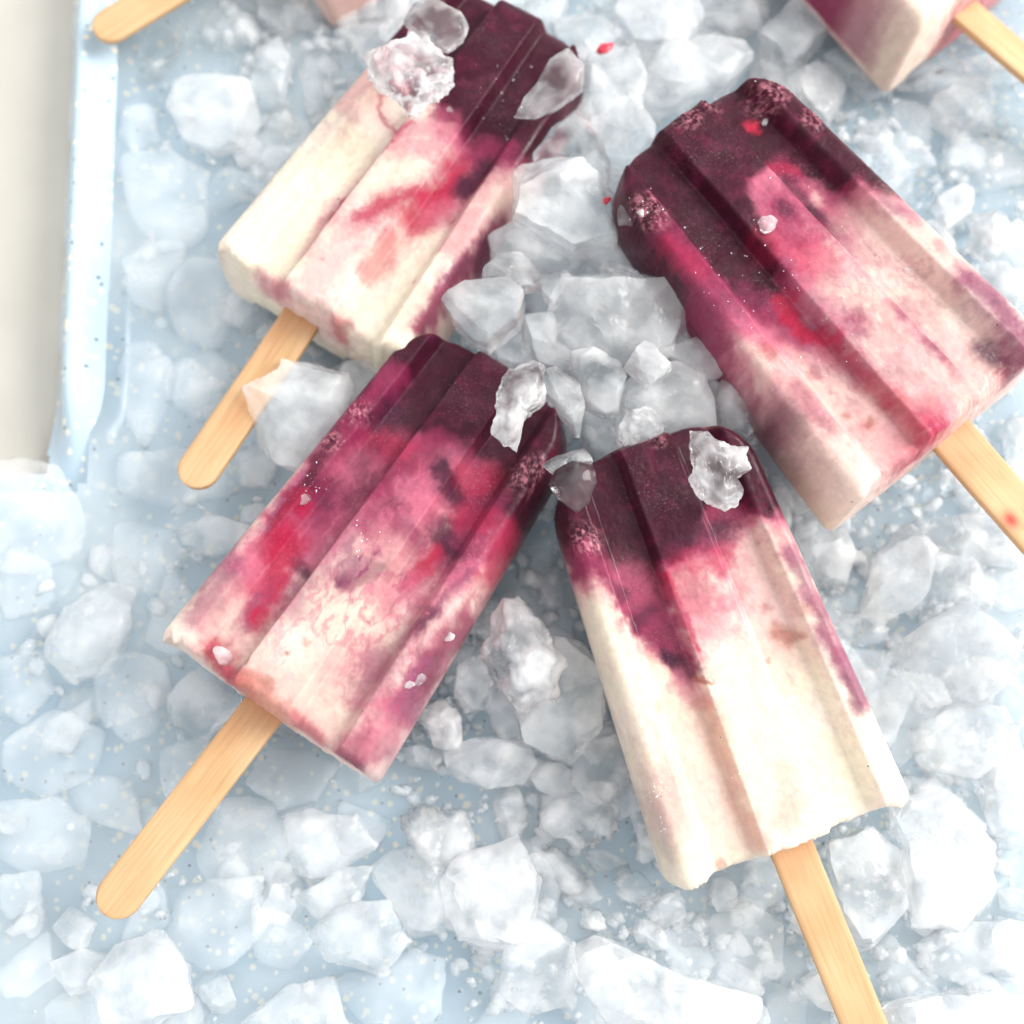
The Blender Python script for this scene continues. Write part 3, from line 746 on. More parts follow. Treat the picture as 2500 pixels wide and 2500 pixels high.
PATTERN['p3'] = [
    ('P','PK',0.8,0.0,4.0,[(-27.0,70.0),(-20.5,36.5),(-20.3,15.8),(-10.8,12.5),(-8.7,26.8),(-5.4,31.8),(-2.9,44.4),(7.3,42.9),(5.0,49.5),(10.0,56.3),(15.9,37.1),(19.7,39.6),(23.3,44.2),(24.8,48.5),(29.1,80.3),(-1.3,87.6),(-21.1,81.9)]),
    ('P','MG',0.85,0.0,2.67,[(-27.0,70.0),(-21.5,44.2),(-19.2,31.5),(-16.5,24.0),(-14.3,31.2),(-7.5,37.9),(-3.2,46.5),(-2.7,53.9),(0.4,59.5),(10.2,55.2),(12.9,43.1),(17.1,43.5),(18.0,52.1),(24.5,50.6),(29.1,80.3),(-1.3,87.6),(-21.1,81.9)]),
    ('P','DP',1,0.0,2.45,[(-24.8,70.2),(-19.0,50.6),(-13.6,59.5),(-3.5,61.8),(0.3,63.0),(10.9,65.0),(13.3,54.8),(18.7,56.0),(26.3,56.3),(29.1,80.3),(-1.3,87.6),(-21.1,81.9)]),
    ('S','MG',0.85,1.78,2.22,[(-17.6,68.5),(-17.7,58.7),(-17.2,46.4),(-16.8,33.1)]),
    ('S','DP',0.7,1.07,1.33,[(-19.3,51.0),(-18.1,38.1),(-17.7,27.9)]),
    ('S','RD',0.7,1.6,2.22,[(-16.4,35.7),(-16.1,24.3)]),
    ('S','PK',0.7,2.22,2.67,[(-16.5,21.7),(-16.6,17.1)]),
    ('S','MD',0.55,1.25,1.78,[(-21.2,19.3),(-20.6,10.0),(-20.4,6.7)]),
    ('S','PP',0.8,2.22,2.22,[(-18.3,13.2),(-17.6,4.6)]),
    ('S','MG',0.55,2.67,3.56,[(-0.8,58.7),(-2.2,48.3),(-5.8,42.0)]),
    ('S','MG',0.5,1.78,2.67,[(16.9,50.3),(17.2,42.5)]),
    ('S','MD',0.5,2.67,3.56,[(-9.1,36.9),(-11.5,30.7)]),
    ('S','MG',0.5,1.6,2.67,[(17.6,33.7),(16.6,24.8),(16.4,16.4)]),
    ('S','MD',0.5,2.05,3.11,[(-6.1,29.6),(-6.0,18.4)]),
    ('S','MG',0.4,1.16,2.22,[(-10.8,20.3),(-9.4,12.2)]),
    ('S','MD',0.5,1.78,2.67,[(-20.9,16.6),(-20.1,6.4)]),
    ('S','MG',0.45,1.33,2.67,[(7.3,40.6),(3.8,34.9)]),
    ('S','PK',0.6,2.22,2.67,[(-11.0,50.9),(-13.1,47.2)]),
    ('S','PK',0.5,1.78,2.22,[(-7.6,41.3),(-8.8,36.5)]),
    ('S','DK',0.7,2.22,2.22,[(-14.1,58.6),(-13.7,63.0)]),
    ('S','DK',0.5,1.33,1.6,[(-10.7,42.3),(-9.3,48.5)]),
    ('S','DK',0.4,1.33,1.6,[(-11.5,35.4)]),
    ('S','DK',0.4,1.33,1.6,[(-6.2,54.0)]),
    ('S','RD',0.5,2.22,2.67,[(-11.0,55.8),(-5.8,56.7)]),
    ('S','PK',0.6,2.22,2.67,[(-8.5,29.8),(-12.1,31.5)]),
    ('S','MG',0.5,1.78,2.67,[(-10.8,39.3),(-11.3,32.0)]),
    ('S','MG',0.5,1.6,2.22,[(-1.5,52.3),(0.5,56.0)]),
    ('S','DK',0.5,1.16,1.78,[(-12.6,49.9),(-11.2,54.4)]),
    ('S','DK',0.45,0.98,1.51,[(-14.3,44.1),(-14.4,39.3)]),
    ('S','DK',0.75,0.71,1.07,[(-11.2,26.3),(-7.9,25.0)]),
    ('S','RD',0.85,1.96,2.22,[(-14.3,28.9),(-13.0,21.7),(-11.2,13.8)]),
    ('S','RD',0.7,0.98,1.42,[(-12.0,13.3),(-11.1,10.6)]),
    ('S','BR',0.75,0.53,0.53,[(-6.9,5.8),(-6.4,4.8)]),
    ('S','BR',0.7,0.44,0.44,[(-1.0,9.4)]),
    ('S','BR',0.4,0.53,0.62,[(1.1,13.5)]),
    ('S','RD',0.85,2.22,2.22,[(-14.0,1.5),(-8.8,-0.1),(-4.4,-0.5)]),
    ('S','SA',0.75,2.67,2.67,[(-2.4,-0.2),(3.4,-1.8)]),
    ('S','BR',0.5,1.07,1.33,[(0.2,3.1)]),
    ('S','MG',0.6,2.67,2.67,[(1.0,61.1),(5.0,61.2)]),
    ('S','PK',0.7,2.67,2.67,[(5.3,59.1),(2.3,50.1)]),
    ('S','DK',0.95,1.96,1.51,[(3.2,57.1),(6.3,55.0),(8.4,54.6)]),
    ('S','DK',0.8,1.42,1.78,[(0.6,46.0),(3.6,43.4),(6.3,42.8)]),
    ('S','MG',0.5,2.22,2.67,[(0.4,43.0),(0.5,39.6)]),
    ('S','PK',0.45,2.67,3.56,[(5.2,48.4),(3.8,38.9)]),
    ('S','DK',0.9,0.8,0.98,[(-0.3,27.1),(2.0,28.7),(3.3,31.7),(5.3,33.6)]),
    ('S','MG',0.5,1.6,1.51,[(0.6,28.3),(3.7,32.0)]),
    ('S','PK',0.3,2.67,3.56,[(10.9,17.2),(9.7,11.0)]),
    ('S','PP',0.4,2.67,3.56,[(5.4,35.9),(5.5,24.7)]),
    ('S','MG',0.7,2.67,3.11,[(14.5,55.6),(14.4,47.5),(13.4,42.3)]),
    ('S','DK',0.85,1.78,1.96,[(9.6,47.8),(12.4,44.5),(15.2,42.9)]),
    ('S','RD',0.5,2.22,2.67,[(9.2,59.2),(11.9,61.0)]),
    ('S','RD',0.5,1.78,2.22,[(12.4,52.0),(16.1,53.2)]),
    ('S','RD',0.9,0.98,1.51,[(11.4,42.7),(10.9,37.8),(9.9,34.3)]),
    ('S','PK',0.6,1.96,2.67,[(10.7,34.8),(9.8,29.7)]),
    ('S','PK',0.5,2.67,3.56,[(15.3,33.9),(17.3,39.1)]),
    ('S','MD',0.7,0.53,0.89,[(20.6,53.2),(19.5,40.0),(18.5,30.9),(16.9,22.8)]),
    ('S','DK',0.6,0.89,1.33,[(18.7,32.2),(18.2,28.0)]),
    ('S','MD',0.5,2.67,3.11,[(14.1,18.2),(17.5,14.9),(16.6,12.2)]),
    ('S','PK',0.4,2.67,3.56,[(21.4,13.2),(19.7,7.8)]),
    ('S','RD',0.7,1.78,2.22,[(22.4,53.8),(22.8,44.9)]),
    ('S','PP',0.7,1.07,1.78,[(23.1,41.2),(21.9,36.5)]),
    ('S','MG',0.85,1.96,2.05,[(25.0,35.2),(24.0,26.9),(23.7,20.1),(24.0,14.4)]),
    ('S','DK',0.4,0.89,1.33,[(23.8,25.6),(23.7,20.1)]),
    ('S','PK',0.6,2.67,3.11,[(24.2,10.8),(23.4,5.0)]),
    ('S','DK',0.7,0.89,1.51,[(21.5,0.0),(23.4,-0.3)]),
    ('S','MG',0.5,1.78,2.67,[(21.0,0.7),(22.8,3.5)]),
    ('S','RD',0.6,1.07,1.78,[(8.8,0.7),(13.6,-0.5)]),
    ('S','PW',0.9,0.44,1.33,[(30.2,52.0),(28.9,38.3),(28.3,23.1),(28.3,8.2)]),
]
PATTERN['p4'] = [
    ('P','PK',0.85,0.0,2.91,[(-23.5,76.2),(-25.2,58.8),(-19.6,61.0),(-17.2,54.8),(-13.8,44.1),(-8.7,33.8),(-4.9,40.8),(-6.4,50.8),(-4.2,56.4),(2.8,54.9),(5.6,53.8),(11.4,60.3),(16.8,58.8),(22.8,58.8),(23.0,78.7),(-0.4,88.8),(-21.0,82.8)]),
    ('P','MG',0.95,0.0,1.46,[(-23.5,76.2),(-24.0,62.1),(-19.4,63.0),(-16.7,58.9),(-15.3,49.9),(-11.2,41.0),(-7.6,36.5),(-6.2,40.2),(-6.7,49.9),(-5.9,59.1),(2.1,58.9),(6.9,57.1),(10.3,61.7),(13.9,62.6),(18.0,60.5),(22.5,59.4),(23.0,78.7),(-0.4,88.8),(-21.0,82.8)]),
    ('P','DP',1,0.0,1.65,[(-23.5,76.2),(-23.1,66.0),(-18.3,70.1),(-16.1,66.1),(-14.8,62.4),(-8.8,61.3),(-7.5,53.4),(-6.0,60.2),(1.9,61.1),(5.1,63.7),(7.7,67.5),(13.9,65.3),(17.7,61.2),(21.4,60.9),(23.0,78.7),(-0.4,88.8),(-21.0,82.8)]),
    ('S','MG',0.6,1.46,1.75,[(-20.8,67.8),(-20.3,63.4)]),
    ('S','PK',0.4,1.94,2.91,[(-12.3,60.4),(-10.6,56.6)]),
    ('S','DK',0.6,0.97,1.26,[(-15.1,57.5)]),
    ('S','DK',0.6,0.97,1.46,[(-10.3,51.7),(-13.8,50.9)]),
    ('S','DK',0.9,0.87,1.07,[(-11.0,43.0),(-8.6,39.5),(-7.4,37.0)]),
    ('S','BR',0.8,0.39,0.49,[(-7.1,36.3),(-5.0,34.9)]),
    ('S','RD',0.8,0.39,0.58,[(-5.3,57.8),(-5.2,50.9),(-5.3,45.1),(-5.3,40.9)]),
    ('S','PK',0.6,1.07,2.14,[(-9.6,36.8),(-7.5,31.2)]),
    ('S','SA',0.55,0.68,1.94,[(-7.4,30.1),(-7.1,21.2),(-7.6,10.4),(-6.8,2.9)]),
    ('S','DK',0.6,1.65,1.65,[(-2.1,61.8),(0.0,61.8)]),
    ('S','RD',0.55,2.43,3.4,[(-2.4,56.8),(-1.5,52.2)]),
    ('S','PK',0.5,2.91,4.37,[(-1.7,49.1),(-0.5,46.5)]),
    ('S','SA',0.4,1.46,2.43,[(1.8,8.5),(-0.4,5.7)]),
    ('S','SA',0.25,0.97,1.94,[(1.9,14.1)]),
    ('S','RD',0.6,1.46,1.94,[(7.1,57.6),(4.4,56.4)]),
    ('S','DK',0.85,1.84,1.65,[(6.6,62.0),(9.2,61.6)]),
    ('S','PK',0.35,4.85,5.82,[(10.3,52.1),(12.2,42.9),(12.2,37.6)]),
    ('S','RD',0.3,1.46,1.94,[(7.8,49.8)]),
    ('S','BR',0.5,0.58,0.78,[(11.1,44.4)]),
    ('S','BR',0.7,1.26,1.46,[(12.1,38.7),(14.1,36.9)]),
    ('S','BR',0.5,0.44,0.49,[(14.0,57.2)]),
    ('S','BR',0.4,0.87,1.46,[(17.6,41.4)]),
    ('S','BR',0.4,0.49,0.58,[(7.4,34.3)]),
    ('S','PK',0.6,1.46,1.94,[(19.5,58.9),(19.4,53.0)]),
    ('S','MD',0.75,1.55,1.65,[(19.4,53.0),(20.1,43.7),(20.9,34.9),(21.8,28.7),(21.4,21.0)]),
    ('S','MD',0.6,1.65,1.65,[(21.7,29.8),(21.4,21.0)]),
    ('S','MG',0.3,0.97,1.46,[(20.3,41.5),(21.6,30.9)]),
    ('S','PP',0.5,2.43,3.4,[(-20.9,21.2),(-20.8,13.4)]),
    ('S','MD',0.25,1.16,1.94,[(-24.2,16.8),(-24.1,7.5)]),
    ('S','PP',0.3,4.85,5.82,[(-14.7,29.2),(-12.5,15.4),(-11.4,4.7)]),
    ('S','BR',0.4,0.68,0.78,[(-16.1,33.9)]),
    ('S','BR',0.4,0.58,0.68,[(-15.5,1.1)]),
]


popsicle('upper left popsicle with a creamy white side, its stick pointing to the rim', (-43.1, 43.7, 32.2), (-32.8, -1.9, -4.0),
         pattern=PATTERN['p1'], seed=11.0, marble=0.25, lip=2.0, crust=[], tabs=[(-24, 0.8, 1.5)],
         stick=dict(length=46.0, dx=-3.0, dang=2.0, stain=[(0.5, -26, 3, 6, (0.93, 0.80, 0.74))]))
popsicle('widest popsicle, at right, with dark berry tip and a red streak in its groove', (86.6, 13.6, 47.0), (38.0, -1.5, 2.5), scale=(1.08, 1.0, 1.08),
         pattern=PATTERN['p2'], seed=23.0, pink=0.62, marble=0.5, lip=2.0, crust=[(16.0, 76.0, 6.0), (19.2, 66.0, 4.0), (-18.5, 70.0, 6.0), (0, 82, 4), (6, 83, 4)],
         tabs=[(-23, 1.5, 1.4)], stick=dict(length=60.0, dx=2.2, dang=-0.5, stain=[(-2.6, -22.5, 1.3, 1.9, (0.78, 0.03, 0.04))]))
popsicle('lower left popsicle marbled with berry nearly down to its base', (-48.8, -40.4, 38.0), (-33.7, -2.5, -5.0),
         pattern=PATTERN['p3'], seed=37.0, pink=0.40, marble=1.0, lip=1.0, crust=[(18.5, 66.0, 6.5), (-18.8, 58.0, 4.0), (-19, 50, 3)],
         tabs=[(-24.2, 2.4, 0.9), (-21, 1.0, .7)], stick=dict(length=50.5, dx=-1.0, dang=-2.5))
popsicle('lower right popsicle with a plain cream lower half', (55.5, -68.1, 32.0), (20.5, 7.0, 0.5),
         pattern=PATTERN['p4'], seed=53.0, marble=0.22, lip=1.0, crust=[(-18.0, 69.0, 5.0), (2.5, 83.0, 3.0)], tabs=[(-23, 0.8, 1.5), (22, 0.6, 2)],
         stick=dict(length=48.0, dx=0.4, dang=1.5))

# the two popsicles mostly beyond the frame
popsicle('top right popsicle corner, pale with a white drip, its stick leaving the frame', tuple(at(0.925, 1.055, 28.0)), (43.0, 3.0, 16.0),
         pattern=[('S', 'MD', 0.7, 2.5, 4.0, [(-27.5, 11), (-29, 60)]), ('S', 'MG', 0.9, 3.0, 4.0, [(-26, 20), (-28, 60)]), ('S', 'MG', 0.7, 2.5, 5.0, [(-8, 22), (-2, 60)]), ('S', 'PP', 0.6, 7.0, 8.0, [(-12, 10), (8, 20), (-2, 60)]),
                  ('S', 'RD', 0.7, 4.0, 5.0, [(20, -6), (-6, -9)]), ('S', 'PK', 0.6, 5.0, 8.0, [(18, 20), (10, 70)])],
         seed=71.0, pink=0.25, marble=0.4, nu=90, nv=110, K=16, lip=3.5, crust=[], tabs=[(-24, 2.0, 1.2)],
         stick=dict(length=50.0, dx=-3.0, dang=5.0, dz=-9.0))
popsicle('popsicle cut off by the top edge with only its stick end in view', tuple(at(-0.487, 1.20, 26.0)), (-55.0, 0.0, 0.0),
         pattern=[('S', 'RD', 0.7, 3.0, 6.0, [(10, 3), (22, 12)]), ('S', 'PP', 0.8, 6.0, 8.0, [(24, -2), (24, 20)]), ('P', 'DP', 1, 0, 4.0, [(-30, 48), (30, 56), (30, 99), (-30, 99)])],
         seed=83.0, nu=80, nv=90, K=12, lip=0.0, crust=[], tabs=[(23, 2.0, 2.0)],
         stick=dict(length=49.0, dx=0.0, dang=0.0, width=8.6))

# ------------------------------------------------------------------ ice
_ico = {}


def ico(sub):
    if sub not in _ico:
        b = bmesh.new()
        bmesh.ops.create_icosphere(b, subdivisions=sub, radius=1.0)
        b.verts.ensure_lookup_table()
        _ico[sub] = (np.array([v.co[:] for v in b.verts]), np.array([[v.index for v in f.verts] for f in b.faces]))
        b.free()
    return _ico[sub]


def outline_radius(poly, phi):
    """radius of a star-shaped outline (mm) in direction phi"""
    p = np.array(poly, dtype=float)
    best = np.zeros(len(phi))
    c, s = np.cos(phi), np.sin(phi)
    for a, b in zip(p, np.roll(p, -1, 0)):
        e = b - a
        den = c * e[1] - s * e[0]
        den = np.where(np.abs(den) < 1e-9, 1e-9, den)
        t = (a[0] * e[1] - a[1] * e[0]) / den
        w = (a[0] * s - a[1] * c) / den
        ok = (t > 0) & (w >= -1e-6) & (w <= 1 + 1e-6)
        best = np.where(ok, np.maximum(best, t), best)
    return np.where(best <= 0, np.abs(p).mean(), best)


def ice_verts(poly, th, style, seed, sub):
    d, F = ico(sub)
    rs = np.random.RandomState(seed)
    sz = max(1.5, np.mean(np.hypot(*np.array(poly).T)))
    phi = np.arctan2(d[:, 1], d[:, 0])
    R = outline_radius(poly, phi) * (1.16 if style in ('white', 'frost', 'milk') else 1.08)
    cs = np.stack([np.cos(phi) * 2, np.sin(phi) * 2, 0 * phi], 1)
    R = R * (1 + {'milk': 0.13, 'crag': 0.10}.get(style, 0.06) * fbm(cs, 0.9, seed * 0.9, 3))
    s = np.hypot(d[:, 0], d[:, 1]); c = d[:, 2]
    p = {'milk': 2.5, 'water': 2.2, 'glassy': 2.8, 'crag': 3.4}.get(style, 5.0)
    q = (np.abs(s) ** p + np.abs(c) ** p) ** (-1.0 / p)
    V = np.stack([np.cos(phi) * R * s * q, np.sin(phi) * R * s * q, th * 0.5 * c * q], 1)
    # broken facets: a few big planes shave the top, smaller ones the shoulders
    big, small = {'milk': (3, 3), 'water': (0, 2), 'glassy': (3, 5), 'crag': (5, 14)}.get(style, (5, 7))
    for k in range(big + small):
        a = rs.uniform(0, 2 * math.pi)
        if k < big:
            tilt, cut = math.radians(rs.uniform(6, 42)), rs.uniform(0.62, 0.92)
        else:
            tilt, cut = math.radians(rs.uniform(35, 75)), rs.uniform(0.82, 0.98)
        n = np.array([math.sin(tilt) * math.cos(a), math.sin(tilt) * math.sin(a), math.cos(tilt) * (1 if k % 4 else -1)])
        sup = (V @ n)
        ex = np.maximum(0, sup - sup.max() * cut)
        V = V - ex[:, None] * n * 0.985
    amp = {'milk': 0.06, 'water': 0.05, 'glassy': 0.05, 'crag': 0.07, 'white': 0.025, 'frost': 0.022}.get(style, 0.03) * sz
    nrm = V / np.maximum(1e-6, np.linalg.norm(V, axis=1))[:, None]
    V = V + nrm * (amp * fbm(V + seed * 3.7, sz * 0.8, seed * 1.3, 2))[:, None]
    if style in ('crag', 'white', 'frost', 'clear'):
        g = {'crag': 0.6, 'white': 0.14, 'frost': 0.11, 'clear': 0.14}[style]
        ridg = 1 - np.abs(fbm(V + seed * 1.7, 2.6, seed * 2.1, 3, 0.6)) * 2
        V = V + nrm * (g * (ridg - 0.5) * np.clip(sz / 7.0, 0.3, 1.2))[:, None]
        V = V + nrm * (0.35 * g * fbm(V, 0.8, seed * 0.7, 2))[:, None]
        # shell-shaped fracture dents with sharp ridges between them
        nd = int(np.clip(sz * sz * {'crag': 1.6, 'white': 0.55, 'frost': 0.5, 'clear': 0.45}[style], 8, 70))
        pick = V[rs.randint(0, len(V), nd)] * rs.uniform(0.9, 1.1, (nd, 1))
        dist = np.full(len(V), 1e9)
        for c0 in pick:
            dist = np.minimum(dist, ((V - c0) ** 2).sum(1))
        dist = np.sqrt(dist)
        dm = np.percentile(dist, 90)
        dep = {'crag': 0.13, 'white': 0.075, 'frost': 0.07, 'clear': 0.07}[style] * sz
        V = V + nrm * (dep * (np.clip(dist / dm, 0, 1.2) ** 1.5 - 0.6))[:, None]
    elif style == 'glassy':
        V = V + nrm * (0.22 * fbm(V + seed, 3.2, seed, 2))[:, None]
    return V, F


